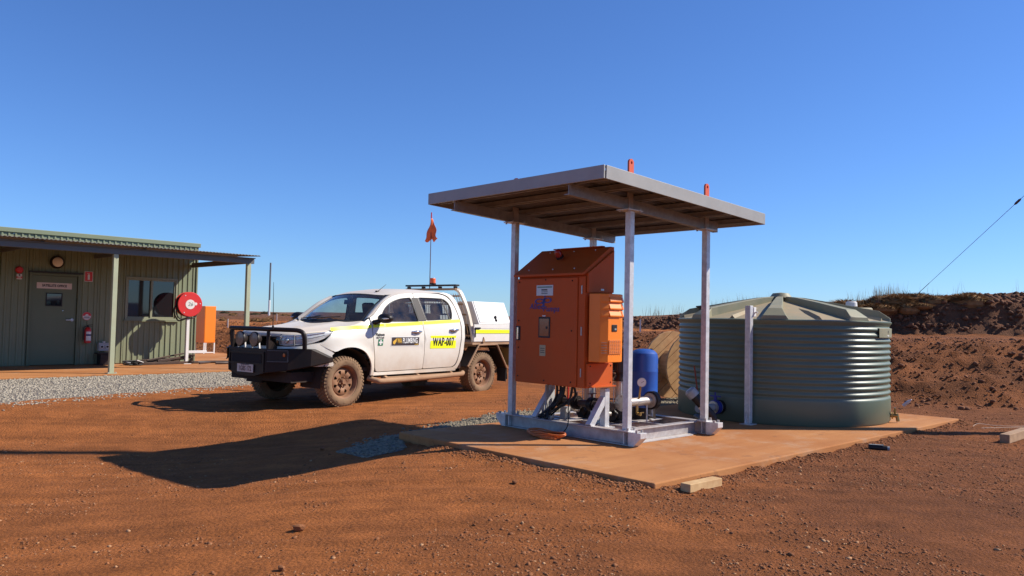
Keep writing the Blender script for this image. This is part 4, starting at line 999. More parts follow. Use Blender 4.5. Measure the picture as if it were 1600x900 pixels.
text_mesh('& GAS', 0.030, gold, 'lettering', fd, side_frame(1.40, 0.891, .0075), bold=.0005, extrude=.0006)
decal('unit_number_plate', 1.72, 2.335, 0.82, 1.025, yellow_tape, rd, .004)
text_mesh('WAP-007', 0.185, mat('sticker_black', (0.012, 0.012, 0.012), .5), 'lettering', rd, side_frame(2.028, 0.922, .0065), bold=.0035, sx=.62, space=1.12, extrude=.0006)
text_mesh('Platinum', 0.060, MATS['sticker_black'], 'lettering', fd, side_frame(0.625, 1.045, .005), bold=.001, sx=.85, extrude=.0006)
text_mesh('BCP Draft', 0.042, MATS['sticker_black'], 'lettering', fd, side_frame(0.625, 1.000, .005), bold=.0008, sx=.85, extrude=.0006)
decal('first_aid_square', 0.585, 0.685, 0.88, 0.975, mat('first_aid_green', (0.03, 0.20, 0.10), .45), fd, .004)
g = G()
for a, b in (((-.013, -.038), (.013, .038)), ((-.038, -.013), (-.0132, .013)), ((.0132, -.013), (.038, .013))):
    g.add([side(0.635 + u, 0.928 + v, -.0065) for u, v in ((a[0], a[1]), (b[0], a[1]), (b[0], b[1]), (a[0], b[1]))], [(0, 1, 2, 3)])
g.build('first_aid_cross', MATS['sticker_white'], fd)
# door handles
for par, s in ((fd, -1), (rd, -1)):
    x0 = 1.29 if par is fd else 2.17
    zc_ = 1.085 if par is fd else 1.115
    g = G(); y0 = -tw(x0 + .11, zc_)
    g.tube([(x0, y0 + .01, zc_), (x0 + .03, y0 - .028, zc_), (x0 + .11, y0 - .036, zc_ + .004), (x0 + .19, y0 - .028, zc_ + .006), (x0 + .225, y0 + .01, zc_ + .006)], [.012, .017, .021, .017, .012], 10)
    g.build('door_handle', chrome, par, smooth=60)
    g = G(); g.sphere((x0 + .10, y0 - .001, zc_ - .004), (.075, .006, .032), 16, 8); g.build('handle_cup', mat('handle_cup', (0.30, 0.30, 0.29), .4), par, smooth=60)
# roof skin, pillars, windscreen
RAIL = [(0.99, 1.622), (1.22, 1.678), (1.48, 1.699), (1.91, 1.715), (2.10, 1.722), (2.24, 1.735), (2.36, 1.712), (2.46, 1.648), (2.54, 1.50)]
RC = [(0.96, 1.665), (1.08, 1.705), (1.22, 1.738), (1.5, 1.775), (1.9, 1.785), (2.2, 1.775), (2.40, 1.745), (2.50, 1.69), (2.56, 1.55)]
def wtop(y): return 1.0 - 0.10 * (1 - min(1, (y / .62) ** 2)), 1.632 + 0.042 * (1 - min(1, (y / .62) ** 2))
def roof(u, v):
    k = 2 * v - 1
    x_edge = 0.995 + (2.54 - 0.995) * u
    zr_ = lerp_pts(RAIL, x_edge); yr = tw(x_edge, zr_) - 0.004
    y = k * yr
    x0 = wtop(y)[0] if abs(y) < .62 else 1.0
    x = x0 + (2.54 - x0) * u
    zc_ = lerp_pts(RC, x)
    return (x, y, zr_ + max(zc_ - zr_, 0.0) * (1 - abs(k) ** 3.0))
rf = G().grid(roof, 30, 22).build('roof', white_roof, truck, smooth=60)
def wbot(y): return 0.42 - 0.27 * (1 - (y / .74) ** 2), 1.222 + 0.012 * (1 - (y / .74) ** 2)
def ws(u, v):
    k = 2 * v - 1
    yb, yt = k * .735, k * .615
    xb, zb = wbot(yb); xt, zt = wtop(yt)
    bul = 0.018 * math.sin(math.pi * u)
    return (xb + (xt - xb) * u - bul, yb + (yt - yb) * u, zb + (zt - zb) * u + bul)
wsg = G().grid(ws, 10, 16).build('windscreen', glass_ws, truck, smooth=60)
def ws_band(u0, u1, v0, v1, d):
    return lambda a, b: tuple(Vector(ws(u0 + (u1 - u0) * a, v0 + (v1 - v0) * b)) + Vector((-.35, 0, .5)) * d)
g = G()
for q in ((0, .05, 0, 1), (.955, 1, 0, 1), (.05, .955, 0, .022), (.05, .955, .978, 1)): g.grid(ws_band(*q, .004), 8, 16)
g.build('windscreen_border', black_rubber, wsg, smooth=60)
DF = smooth_loop([(0.475, 1.300), (0.56, 1.353), (0.66, 1.433), (0.80, 1.538), (0.99, 1.628)], 4, False)
for s in (-1, 1):
    def ap(u, v):
        i = u * (len(DF) - 1); a = int(min(i, len(DF) - 2)); f = i - a
        x = DF[a][0] * (1 - f) + DF[a + 1][0] * f; z = DF[a][1] * (1 - f) + DF[a + 1][1] * f
        P = Vector((x, s * (tw(x, z) - .004), z)); Q = Vector(ws(u, 0 if s < 0 else 1)); 
        R_ = P.lerp(Q, v); bul = 0.028 * math.sin(math.pi * v) * (1 - .3 * u)
        return tuple(R_ + Vector((-.45 * bul, s * bul * .6, bul * .6)))
    G().grid(ap, 16, 6).build('windscreen_pillar', white_roof, truck, smooth=60)
# bonnet
def hood(u, v):
    k = 2 * v - 1
    ye = 0.0
    xr = None
    yy = k * 0.80
    xb = wbot(max(-.74, min(.74, yy)))[0] - 0.045
    xf = -0.86 + 0.16 * abs(k) ** 2.6
    x = xf + (xb - xf) * u
    zc_ = lerp_pts(HOODCUT, x); yh = tw(x, zc_) - 0.012
    y = k * yh
    z = zc_ + 0.052 * (1 - abs(k) ** 2.2)
    z += 0.016 * math.exp(-((abs(y) - 0.43) / 0.10) ** 2) * min(1, u * 3) - 0.006 * math.exp(-(y / .2) ** 2)
    lip = max(0, 0.10 - u) / 0.10
    z -= 0.055 * lip ** 2
    return (x, y, z)
hd = G().grid(hood, 30, 30).build('bonnet', white_roof, truck, smooth=60)
md = hd.modifiers.new('thick', 'SOLIDIFY'); md.thickness = 0.02; md.offset = -1
def cowl(u, v):
    k = 2 * v - 1; y = k * .76; xb, zb = wbot(max(-.74, min(.74, y)))
    return (xb - 0.06 + 0.075 * u, y, zb - 0.032 + 0.032 * u)
G().grid(cowl, 2, 16).build('cowl', black_plastic, truck)
for y0, y1 in ((.18, -.42), (.52, -.06)):
    a = Vector(ws(0.03, .5 + y0 / 1.47)); b = Vector(ws(0.10, .5 + y1 / 1.47)); up = Vector((-.02, 0, .022))
    G().bar(a + up, b + up, .014, .012).build('wiper', black_plastic, truck)
# front: headlamps, grille, bumper
PLAN = smooth_loop([(-0.86, 0.0), (-0.855, 0.20), (-0.845, 0.42), (-0.80, 0.60), (-0.66, 0.752), (-0.45, 0.842), (-0.24, 0.884)], 8, False)
def plan(y):
    return float(np.interp(y, [p[1] for p in PLAN], [p[0] for p in PLAN]))
def plan_s(t): # along the plan curve, t 0..1 from y=.42 to the fender
    i0 = min(range(len(PLAN)), key=lambda i: abs(PLAN[i][1] - 0.43)); n = len(PLAN) - 1
    q = i0 + t * (n - i0); a = int(min(q, n - 1)); f = q - a
    return PLAN[a][0] * (1 - f) + PLAN[a + 1][0] * f, PLAN[a][1] * (1 - f) + PLAN[a + 1][1] * f
HT = [(0, 1.012), (.3, 1.03), (.6, 1.055), (.85, 1.082), (1, 1.09)]
HB = [(0, .895), (.12, .878), (.4, .885), (.6, .91), (.8, .975), (1, 1.082)]
refl = mat('lamp_reflector', (0.80, 0.81, 0.82), .3, .15, var=.3, vscale=6)
for s in (-1, 1):
    def lens(d):
        def f(u, v):
            x, y = plan_s(u); zt, zb = lerp_pts(HT, u), lerp_pts(HB, u)
            bul = .012 * math.sin(math.pi * v)
            return (x - (bul - d) * (1 - u * .7), s * (y + (bul - d) * u * .7), zb + (zt - zb) * v)
        return f
    bk = G().grid(lens(.06), 16, 6).build('headlamp', refl, truck, smooth=40)
    G().grid(lens(-.002), 18, 8).build('lens', glass_lens, bk, smooth=60)
    for t_, rr_ in ((.17, .040),):
        x, y = plan_s(t_); z = (lerp_pts(HT, t_) + lerp_pts(HB, t_)) / 2
        g = G(); g.lathe([(rr_, -.005), (rr_, -.03), (rr_ * .85, -.032), (rr_ * .8, -.01), (0, -.022)], 20, c=(x + .06, s * y, z), axis='X'); g.build('projector', chrome, bk, smooth=40)
    for t_ in (.04, .34, .52):
        x, y = plan_s(t_); zb, zt = lerp_pts(HB, t_), lerp_pts(HT, t_)
        G().bar((x + .035, s * (y - .02 * t_), zb), (x + .035, s * (y - .02 * t_), zt), .016, .03).build('lamp_divider', mat('lamp_grey', (.20, .20, .20), .4), bk)
    for f_, w_, m_ in ((.10, .012, white_poly), (.55, .008, MATS['lamp_grey']), (.90, .012, chrome)):
        pts = []
        for t_ in np.linspace(.06, .82, 9):
            x, y = plan_s(t_); pts.append((x + .03, s * (y - .03 * t_), lerp_pts(HB, t_) + (lerp_pts(HT, t_) - lerp_pts(HB, t_)) * f_))
        G().tube(pts, w_ / 2, 6).build('lamp_strip', m_, bk, smooth=60)
g = G()
for q in range(6):
    z = .872 + q * .026
    g.grid(lambda u, v: (plan(abs((2 * u - 1) * .42)) + (.0 if v < .5 else .03), (2 * u - 1) * .42, z + v * .012), 10, 1)
g.grid(lambda u, v: (-.80 + .02 * (2 * u - 1) ** 2, (2 * u - 1) * .44, .80 + .24 * v), 6, 2)
g.build('grille', black_plastic, truck)
G().box((plan(0) - .012, 0, .95), (.012, .17, .11)).build('grille_badge', mat('badge_grey', (.3, .3, .3), .3, .8), truck, bevel=.004)
def bump(u, v):
    k = 2 * u - 1; y = abs(k) * .884; s = 1 if k > 0 else -1
    x = plan(y); zt = .872 if y < .43 else lerp_pts([(.43, .872), (.62, .872), (.75, .885), (.84, .915), (.884, .86)], y)
    return (x - .018 * math.sin(math.pi * v) + .03 * (1 - v) ** 2, s * y, .60 + (zt - .60) * v)
G().grid(bump, 40, 8).build('bumper', white_paint, truck, smooth=60)
side_part('bumper_corner', [(-0.32, 0.70), (-0.235, 0.785), (-0.36, 0.85), (-0.45, 0.893), (-0.40, 0.935), (-0.60, 0.90), (-0.60, 0.66), (-0.36, 0.66)], white_paint, step=.08, lift=-.004)
# bull bar
BP = [(-1.03, 0.0), (-1.03, 0.43), (-0.86, 0.70), (-0.62, 0.885), (-0.34, 0.925)]
def bbx(y): return float(np.interp(abs(y), [p[1] for p in BP], [p[0] for p in BP]))
ys = [-.925, -.885, -.70, -.43, -.2, 0, .2, .43, .70, .885, .925]
def bz_bot(y): return float(np.interp(abs(y), [0, .30, .43, .70, .885, .925], [.44, .46, .51, .55, .61, .66]))
def bz_top(y): return float(np.interp(abs(y), [0, .43, .70, .83, .885, .925], [.84, .84, .85, .85, .845, .725]))
bb = G(); n = len(ys); th = .09
P = []
for y in ys:
    x = bbx(y); P += [(x, y, bz_bot(y)), (x, y, bz_top(y)), (x + th, y * .985, bz_top(y)), (x + th, y * .985, bz_bot(y))]
F = [(i * 4 + a, i * 4 + (a + 1) % 4, (i + 1) * 4 + (a + 1) % 4, (i + 1) * 4 + a) for i in range(n - 1) for a in range(4)] + [(0, 1, 2, 3), tuple((n - 1) * 4 + a for a in (3, 2, 1, 0))]
bb.add(P, F)
bbar = bb.build('bull_bar', black_steel, truck, bevel=.008)
G().b2((-1.036, -.34, .64), (-1.0305, .34, .765)).build('bumper_slot', dark_void, bbar)
g = G()
for z in (.775, .625): g.b2((-1.043, -.40, z - .012), (-1.0305, .40, z + .012))
for y in (-.40, .40): g.b2((-1.043, y - .012, .52), (-1.0305, y + .012, .80))
g.build('face_rib', black_steel, bbar)
for s in (-1, 1):
    g = G(); a0, a1 = (-1.03, .47), (-.86, .70)
    def fogp(u, v, o): 
        x = a0[0] + (a1[0] - a0[0]) * u; y = a0[1] + (a1[1] - a0[1]) * u; return (x - .85 * o, s * (y + .53 * o), .67 + .15 * v)
    g.grid(lambda u, v: fogp(u, v, .004), 1, 1); fg = g.build('fog_lamp_recess', black_plastic, bbar)
    c = fogp(.82, .62, .012); g = G(); g.sphere(c, (.012, .022, .026), 14, 8); g.build('indicator_lamp', mat('amber_lens', (.55, .16, .03), .3), bbar, smooth=60)
    g = G(); g.bar(fogp(0, 1, .008), fogp(1, 1, .008), .014, .014); g.bar(fogp(1, 1, .008), fogp(1, 0, .008), .014, .014); g.bar(fogp(0, 0, .008), fogp(1, 0, .008), .014, .014); g.build('recess_trim', mat('trim_grey', (.05, .05, .052), .4), bbar)
hoop = smooth_loop([(-.70, -.845, .85), (-.72, -.85, 1.03), (-.76, -.79, 1.095), (-.88, -.62, 1.105), (-.985, -.42, 1.108), (-1.0, 0, 1.11), (-.985, .42, 1.108), (-.88, .62, 1.105), (-.76, .79, 1.095), (-.72, .85, 1.03), (-.70, .845, .85)], 5, False)
G().tube(hoop, .031, 14).build('hoop', black_steel, bbar, smooth=60)
for s in (-1, 1):
    G().tube([(-.985, s * .42, .84), (-.985, s * .42, 1.09)], .024, 12).build('upright', black_steel, bbar, smooth=60)
    G().prism([(-1.0, .84), (-.82, .84), (-.90, .92), (-.96, .96)], lambda u, v, w: (u, w, v), s * .43 - .005, s * .43 + .005).build('gusset', black_steel, bbar)
for y in (-.165, .165):
    g = G(); c = (-1.02, y, .965)
    g.lathe([(0, .085), (.05, .08), (.098, .02), (.104, 0.0), (.104, -.02), (.095, -.024)], 32, c=c, axis='X'); sp = g.build('spotlight', black_plastic, truck, smooth=40)
    g = G(); g.lathe([(.096, -.022), (.05, -.030), (0, -.032)], 32, c=c, axis='X'); g.build('lens', mat('spot_lens_brown', (.22, .15, .10), .25, var=.3, vscale=20), sp, smooth=60)
    g = G(); g.bar((-1.0, y + .09, .84), (-1.0, y + .075, .92), .02, .008); g.bar((-1.0, y - .09, .84), (-1.0, y - .075, .92), .02, .008); g.cyl((-1.0, y + .115, .965), (-1.0, y + .10, .965), .016, n=10); g.build('bracket', galv, sp)
g = G(); g.b2((-1.052, -.185, .505), (-1.044, .185, .615)); pl = g.build('number_plate', mat('plate_dusty_white', (.58, .50, .42), .5), truck)
text_mesh('1GBS 172', .092, mat('plate_text', (.12, .05, .05), .5), 'lettering', pl, frame((-1.0535, 0, .553), (0, -1, 0), (0, 0, 1)), bold=.002, sx=.80, extrude=.0006)
text_mesh('WESTERN AUSTRALIA', .022, MATS['plate_text'], 'lettering', pl, frame((-1.0535, 0, .606), (0, -1, 0), (0, 0, 1)), sx=.9, extrude=.0006)
G().tube([(-.995, -.53, 1.115), (-.995, -.53, 1.16)], .014, 10).build('antenna_spring', black_steel, truck)
G().tube([(-.995, -.53, 1.16), (-.99, -.505, 1.75)], [.006, .0025], 8).build('antenna_whip', black_plastic, truck)
# door mirrors
for s in (-1, 1):
    g = G(); g.sphere((.60, s * 1.025, 1.29), (.075, .135, .075), 20, 12)
    g.v = [(x + (.035 if x > .6 else 0), y, z) for x, y, z in g.v]
    mm = g.build('door_mirror', black_plastic, truck, smooth=60)
    G().tube([(.53, s * .86, 1.22), (.57, s * .95, 1.245)], [.04, .035], 10).build('mirror_arm', black_plastic, mm, smooth=60)
    g = G(); g.sphere((.585, s * 1.075, 1.283), (.075, .075, .018), 16, 8); g.build('mirror_strip', mat('mirror_silver', (.6, .6, .6), .25, .6), mm, smooth=60)
# cabin inside
inn = mat('cabin_trim', (.055, .052, .05), .85); seat_m = mat('seat_grey', (.075, .07, .066), .9)
g = G(); g.grid(lambda u, v: (.35 + .45 * u, -.72 + 1.44 * v, 1.13 + .07 * math.sin(math.pi * min(1, u * 1.1)) - (.25 * max(0, u - .8) / .2)), 10, 8); dash = g.build('dashboard', inn, truck, smooth=50)
G().sphere((.56, .36, 1.17), (.12, .17, .06), 14, 8).build('instrument_hood', inn, dash, smooth=60)
wh = G(); c = Vector((.80, .36, 1.10)); ax_ = Vector((.85, 0, .52)).normalized(); e1 = Vector((0, 1, 0)); e2 = ax_.cross(e1)
wh.tube([tuple(c + (e1 * math.cos(a) + e2 * math.sin(a)) * .185) for a in np.linspace(0, 6.283, 30, endpoint=False)], .016, 8, closed=True); wh.tube([tuple(c - e1 * .18), tuple(c + e1 * .18)], .02, 8); wh.tube([tuple(c), tuple(c + ax_ * -.2)], .03, 8)
wh.build('steering_wheel', black_plastic, truck, smooth=60)
def seat(x, y, w, nm='seat'):
    g = G(); g.box((x, y, .80), (.52, w, .16)); g.box((x + .28, y, 1.08), (.13, w * .96, .60), 0, -.22)
    st = g.build(nm, seat_m, truck, bevel=.03)
    for yy in ((y,) if w < .8 else (y - .4, y, y + .4)):
        G().box((x + .39, yy, 1.46), (.09, .24, .17), 0, -.15).build('headrest', seat_m, st, bevel=.03)
seat(1.15, .37, .50); seat(1.15, -.37, .50); seat(2.0, 0, 1.25, 'rear_seat')
G().b2((.3, -.80, .50), (2.5, .80, .56)).build('cabin_floor', under_black, truck)
G().grid(lambda u, v: (1.0 + 1.45 * u, (2 * v - 1) * .66, 1.655 + .02 * math.sin(math.pi * u)), 4, 4).build('headlining', mat('headlining', (.30, .28, .25), .9), truck)
mir = G(); mir.box((.80, 0, 1.535), (.03, .22, .07), 0, .2); mir.cyl((.80, 0, 1.56), (.90, 0, 1.64), .012, n=8); mir.build('rear_view_mirror', black_plastic, truck, bevel=.008)
g = G()
g.grid(lambda u, v: (2.52 - .02 * v, (2 * u - 1) * (.86 - .17 * max(0, v - .5) * 2), .47 + .70 * v), 6, 4); g.build('cab_rear_panel', white_paint, truck)
g = G()
for a, b in ((-.70, -.60), (.60, .70)): g.grid(lambda u, v: (2.50 - .05 * v, a + (b - a) * u, 1.17 + .50 * v), 1, 3)
g.grid(lambda u, v: (2.455, -.70 + 1.4 * u, 1.60 + .10 * v), 2, 1); g.build('cab_rear_pillar', white_paint, truck)
G().grid(lambda u, v: (2.505 - .05 * v, -.60 + 1.2 * u, 1.17 + .44 * v), 2, 3).build('rear_window', glass_side, truck)
G().tube([(1.12, -.30, 1.715), (1.30, -.30, 1.835)], [.007, .003], 8).build('roof_antenna', black_plastic, truck)
G().box((1.11, -.30, 1.715), (.06, .04, .025)).build('antenna_base', black_plastic, truck, bevel=.008)
# wheels
def wheel_parts(x, y, s):
    """s = -1: outer face towards -y"""
    r0, w = .368, .125
    base = [(.235, -.090), (.240, -.112), (.262, -.122), (.30, -.124), (.335, -.112), (.352, -.095), (.356, -.05), (.357, 0), (.356, .05), (.352, .095), (.335, .112), (.28, .122), (.24, .11), (.235, .09)]
    g = G(); g.lathe(base, 56, axis='Y', c=(0, 0, 0))
    N_ = 44
    for k in range(N_):
        for row, (yc, wid, off) in enumerate(((-.088, .034, 0), (-.038, .036, .5), (.012, .036, 0), (.055, .03, .5), (.093, .03, 0))):
            a = 2 * math.pi * (k + off) / N_; rr_ = .3565 if abs(yc) < .08 else .3545
            ca, sa = math.cos(a), math.sin(a)
            hw, ht = wid / 2, .0145
            P = []
            for rad in (rr_ - .006, rr_ + .012 if abs(yc) < .08 else rr_ + .010):
                for dy in (-hw, hw):
                    for dt in (-ht, ht): P.append((rad * ca - (dt + dy * .25) * sa, yc + dy, rad * sa + (dt + dy * .25) * ca))
            g.add(P, [(4, 5, 7, 6), (0, 1, 5, 4), (2, 6, 7, 3), (0, 4, 6, 2), (1, 3, 7, 5)])
        a = 2 * math.pi * k / N_; ca, sa = math.cos(a), math.sin(a)                     # shoulder lugs on the outer sidewall
        P = []
        for rad, yy in ((.322, -.1185), (.357, -.098)):
            for dt in (-.011, .011): P.append((rad * ca - dt * sa, yy - .006, rad * sa + dt * ca)); P.append((rad * ca - dt * sa, yy + .02, rad * sa + dt * ca))
        g.add(P, [(0, 2, 6, 4), (0, 4, 5, 1), (2, 3, 7, 6), (0, 1, 3, 2), (4, 6, 7, 5)])
    # raised lettering band on the sidewall
    for k in range(14):
        if k % 7 in (5, 6): continue
        a = 2 * math.pi * k / 14 + .2; ca, sa = math.cos(a), math.sin(a)
        P = [(rad * ca - dt * sa, -.1265, rad * sa + dt * ca) for rad in (.282, .302) for dt in (-.02, .02)]
        g.add(P, [(0, 1, 3, 2)])
    ty = g.build('tyre', tyre_mat, None, smooth=30)
    # steel rim: dish with eight windows
    hole = []
    for k in range(8):
        a = 2 * math.pi * (k + .5) / 8
        hole.append([(r_ * math.cos(a + d), r_ * math.sin(a + d)) for r_, d in ((.160, -.175), (.170, 0), (.160, .175), (.118, .075), (.110, 0), (.118, -.075))])
    outer = [(.183 * math.cos(a), .183 * math.sin(a)) for a in np.linspace(0, 2 * math.pi, 56, endpoint=False)]
    def dish(u, v, d):
        r_ = math.hypot(u, v)
        yy = -.045 - .022 * math.exp(-((r_ - .135) / .045) ** 2) + (.012 if r_ < .08 else 0)
        return (u, yy + d, v)
    g = panel(outer, dish, hole, .03, .012)
    g.lathe([(.183, -.05), (.183, -.035), (.20, -.03), (.212, -.05), (.216, -.085), (.226, -.100), (.238, -.104), (.2385, -.095)], 56, axis='Y')
    rim = g.build('rim', rim_mat, None, smooth=35)
    bk = G().lathe([(0, .0), (.21, .0), (.215, -.03)], 40, axis='Y').build('brake_drum', under_black, None)
    g = G(); g.lathe([(0, -.098), (.03, -.098), (.036, -.09), (.038, -.045)], 20, axis='Y')
    hub = g.build('hub_cap', rim_mat, None, smooth=40)
    g = G(); g.cyl((0, -.035, 0), (0, -.075, 0), .014, .012, 6); g.lathe([(.012, -.0755), (.009, -.083), (0, -.086)], 8, axis='Y')
    nut = g.build('wheel_nut', mat('wheel_nut', (.36, .22, .13), .4, .5), None, smooth=40); nuts = []
    for k in range(6):
        a = 2 * math.pi * k / 6 + .3; c = nut if k == 0 else nut.copy()
        if k: COL.objects.link(c)
        c.location = (.066 * math.cos(a), 0, .066 * math.sin(a)); nuts.append(c)
    return [ty, rim, bk, hub] + nuts
proto = wheel_parts(0, 0, -1)
for wi, (x, s) in enumerate(((0, -1), (3.085, -1), (0, 1), (3.085, 1))):
    w_ = bpy.data.objects.new('wheel', None); w_.empty_display_size = .1; COL.objects.link(w_); w_.parent = truck
    w_.location = (x, s * .765, .368); w_.rotation_euler = (0, .3 * wi, 0 if s < 0 else math.pi)
    for pch in proto:
        c = pch if wi == 0 else pch.copy()
        if wi: COL.objects.link(c)
        c.parent = w_
# wheel housings, chassis
for s in (-1, 1):
    g = G(); g.grid(lambda u, v: (.04 + .475 * math.cos(math.pi * u * 1.1 - .15), s * (.87 - .42 * v), .37 + .475 * math.sin(math.pi * u * 1.1 - .15)), 18, 2)
    g.add([(-.45, s * .45, .30), (.52, s * .45, .30), (.52, s * .45, .9), (-.45, s * .45, .9)], [(0, 1, 2, 3)]); g.build('wheel_housing', under_black, truck, smooth=50)
    G().bar((-.7, s * .40, .50), (4.7, s * .40, .56), .09, .14).build('chassis_rail', under_black, truck)
g = G(); g.b2((-.80, -.70, .38), (.35, .70, .52)); g.b2((-.75, -.42, .52), (.25, .42, .86)); g.b2((.5, -.78, .40), (2.4, .78, .47)); g.tube([(0, -.7, .37), (0, .7, .37)], .05, 8); g.tube([(3.085, -.7, .37), (3.085, .7, .37)], .06, 8); g.sphere((3.085, 0, .37), .14, 12, 8); g.b2((2.3, -.35, .42), (2.9, .35, .6)); g.b2((3.4, -.4, .5), (4.4, .4, .7)); g.build('underbody', under_black, truck)
# side steps
for s in (-1, 1):
    pth = smooth_loop([(.50, s * .80, .40), (.58, s * .90, .365), (.70, s * .935, .352), (1.5, s * .935, .362), (2.25, s * .935, .378), (2.48, s * .92, .385), (2.58, s * .86, .40)], 4, False)
    st = G().tube(pth, .040, 12).build('side_step', dusty_steel, truck, smooth=60)
    G().b2((.75, s * .87 - .055, .385), (2.30, s * .87 + .055, .405)).build('tread_plate', dusty_steel, st)
    for x in (.8, 1.5, 2.3): G().bar((x, s * .92, .37), (x, s * .72, .45), .05, .05).build('step_bracket', dusty_steel, st)
# tray
tray_w = mat('tray_white', (.78, .765, .72), .42, var=.05, dust=(.50, .33, .2), dust_amt=.4, dust_scale=2.5, dust_z=(.85, 1.4))
G().b2((2.74, -.90, .875), (4.75, .90, .915)).build('tray_floor', dusty_steel, truck)
for x in (2.9, 3.45, 4.0, 4.55): G().b2((x, -.88, .80), (x + .05, .88, .874)).build('tray_cross_member', dusty_steel, truck)
for s in (-1, 1):
    g = G(); g.b2((2.78, s * .905, .920), (4.74, s * .930, 1.050)); g.b2((2.78, s * .905, 1.056), (4.74, s * .932, 1.135)); g.b2((2.78, s * .905, 1.141), (4.74, s * .930, 1.215))
    ds = g.build('drop_side', tray_w, truck, bevel=.004)
    G().b2((2.82, s * .9325, 1.064), (4.70, s * .9345, 1.126)).build('reflective_stripe', yellow_tape, ds)
    G().b2((2.76, s * .895, .868), (4.76, s * .915, .918)).build('coaming_rail', dusty_steel, truck)
    for x in (3.02, 4.3):
        g = G(); g.prism([(x - .02, .915), (x + .05, .915), (x + .03, .965), (x + .008, 1.0), (x, .965)], lambda u, v, w: (u, w, v), s * .932, s * .945); g.build('latch', dusty_steel, ds)
    g = G(); g.b2((2.80, s * .932, 1.14), (2.93, s * .95, 1.165)); g.b2((2.795, s * .932, 1.0), (2.815, s * .942, 1.14)); g.build('side_latch_handle', black_steel, ds)
    # guard over the rear wheel
    path = [(2.64, .50), (2.92, .86), (3.42, .868), (3.72, .44), (3.745, .24)]
    gd = G()
    for (x0, z0), (x1, z1) in zip(path[:-1], path[1:]): gd.bar((x0, s * .80, z0), (x1, s * .80, z1), .23, .012, up=(0, s, .001)) if False else gd.add([(x0, s * .70, z0), (x0, s * .925, z0), (x1, s * .925, z1), (x1, s * .70, z1)], [(0, 1, 2, 3)])
    ob = gd.build('wheel_guard', black_plastic, truck); m_ = ob.modifiers.new('t', 'SOLIDIFY'); m_.thickness = .012
    G().tube([(x, s * .925, z) for x, z in path[:4]], .017, 8).build('guard_edge', dusty_steel, ob)
    G().b2((3.70, s * .72, .20), (3.712, s * .92, .44)).build('mud_flap', black_rubber, ob)
    G().b2((3.86, s * .62, .48), (4.25, s * .90, .80)).build('under_tray_box', mat('dusty_yellow', (.48, .30, .05), .7, dust=DUST, dust_amt=.4), truck, bevel=.01)
# headboard with rack, mesh, light bar, beacon and flag
hp = smooth_loop([(2.80, .90, .92), (2.78, .865, 1.16), (2.755, .79, 1.45), (2.725, .71, 1.66), (2.705, .635, 1.785), (2.70, .55, 1.812)], 3, False)
hb_m = mat('headboard_brown', (.40, .245, .13), .75, var=.3, dust=DUST, dust_amt=.4)
hboard = bpy.data.objects.new('headboard', None); hboard.empty_display_size = .1; COL.objects.link(hboard); hboard.parent = truck
for s in (-1, 1):
    hb = G()
    for p0, p1 in zip(hp[:-1], hp[1:]): hb.bar((p0[0], s * p0[1], p0[2]), (p1[0], s * p1[1], p1[2]), .06, .045, up=(0, 1, .3))
    hb.build('upright', white_roof, hboard)
hy = lambda z, c: float(np.interp(z, [p[2] for p in hp], [p[c] for p in hp]))
for z in (1.02, 1.20, 1.38, 1.56, 1.70):
    x, y = hy(z, 0), hy(z, 1) - .03; G().b2((x - .012, -y, z - .014), (x + .012, y, z + .014)).build('rung', hb_m, hboard)
g = G()
for q in np.linspace(-.88, .88, 23):
    zt = 1.74
    for z0, z1 in ((.98, 1.36), (1.36, zt)): g.bar((hy(z0, 0) + .01, q * hy(z0, 1), z0), (hy(z1, 0) + .01, q * hy(z1, 1), z1), .008, .008)
g.build('window_mesh', hb_m, hboard)
g = G(); g.b2((2.64, -.60, 1.802), (2.76, .60, 1.835)); g.build('rack_channel', hb_m, hboard, bevel=.004)
G().b2((2.64, -.61, 1.872), (2.74, .61, 1.900)).build('light_bar', black_plastic, truck, bevel=.006)
for y in (-.56, -.2, .2, .56): G().b2((2.66, y - .02, 1.836), (2.72, y + .02, 1.867)).build('light_bar_foot', black_plastic, hboard)
g = G(); g.lathe([(0, 0), (.06, 0), (.06, .022), (.0, .022)], 20, c=(2.69, -.02, 1.905)); g.build('beacon_base', black_plastic, truck)
g = G(); g.lathe([(.052, 0), (.052, .075), (.045, .09), (0, .092)], 20, c=(2.69, -.02, 1.928)); g.build('beacon', mat('beacon_orange', (.80, .13, .02), .2, var=.2, vscale=30), truck, smooth=40)
fp = Vector((2.71, .07, 1.90))
G().tube([fp - Vector((0, 0, .1)), fp + Vector((0, 0, 1.22))], [.0085, .006], 8).build('flag_pole', mat('pole_dark', (.12, .06, .05), .5), truck)
G().tube([fp + Vector((0, 0, 1.20)), fp + Vector((0, 0, 1.30))], [.012, .01], 8).build('pole_tip', red_enamel, truck)
def flag(u, v):
    wdt = .19 * (1 - .75 * u) if u < .5 else .19 * (1 - .75 * u)
    drop = .40 * v
    a = 1.1 + .9 * math.sin(5 * v + 3 * u)
    L_ = (.02 + .20 * v * (1 - .25 * math.sin(9 * v)))
    return (fp.x + .02 * math.sin(7 * u + 5 * v) + .10 * (u - .45) * L_ * 6 * .3, fp.y - (u - .42) * L_ * 1.35, fp.z + 1.19 - drop - .03 * math.sin(11 * u) * v)
fl = G().grid(flag, 12, 12).build('flag', mat('flag_orange', (.85, .15, .035), .7, var=.15, vscale=9), truck, smooth=60)
md = fl.modifiers.new('t', 'SOLIDIFY'); md.thickness = .002
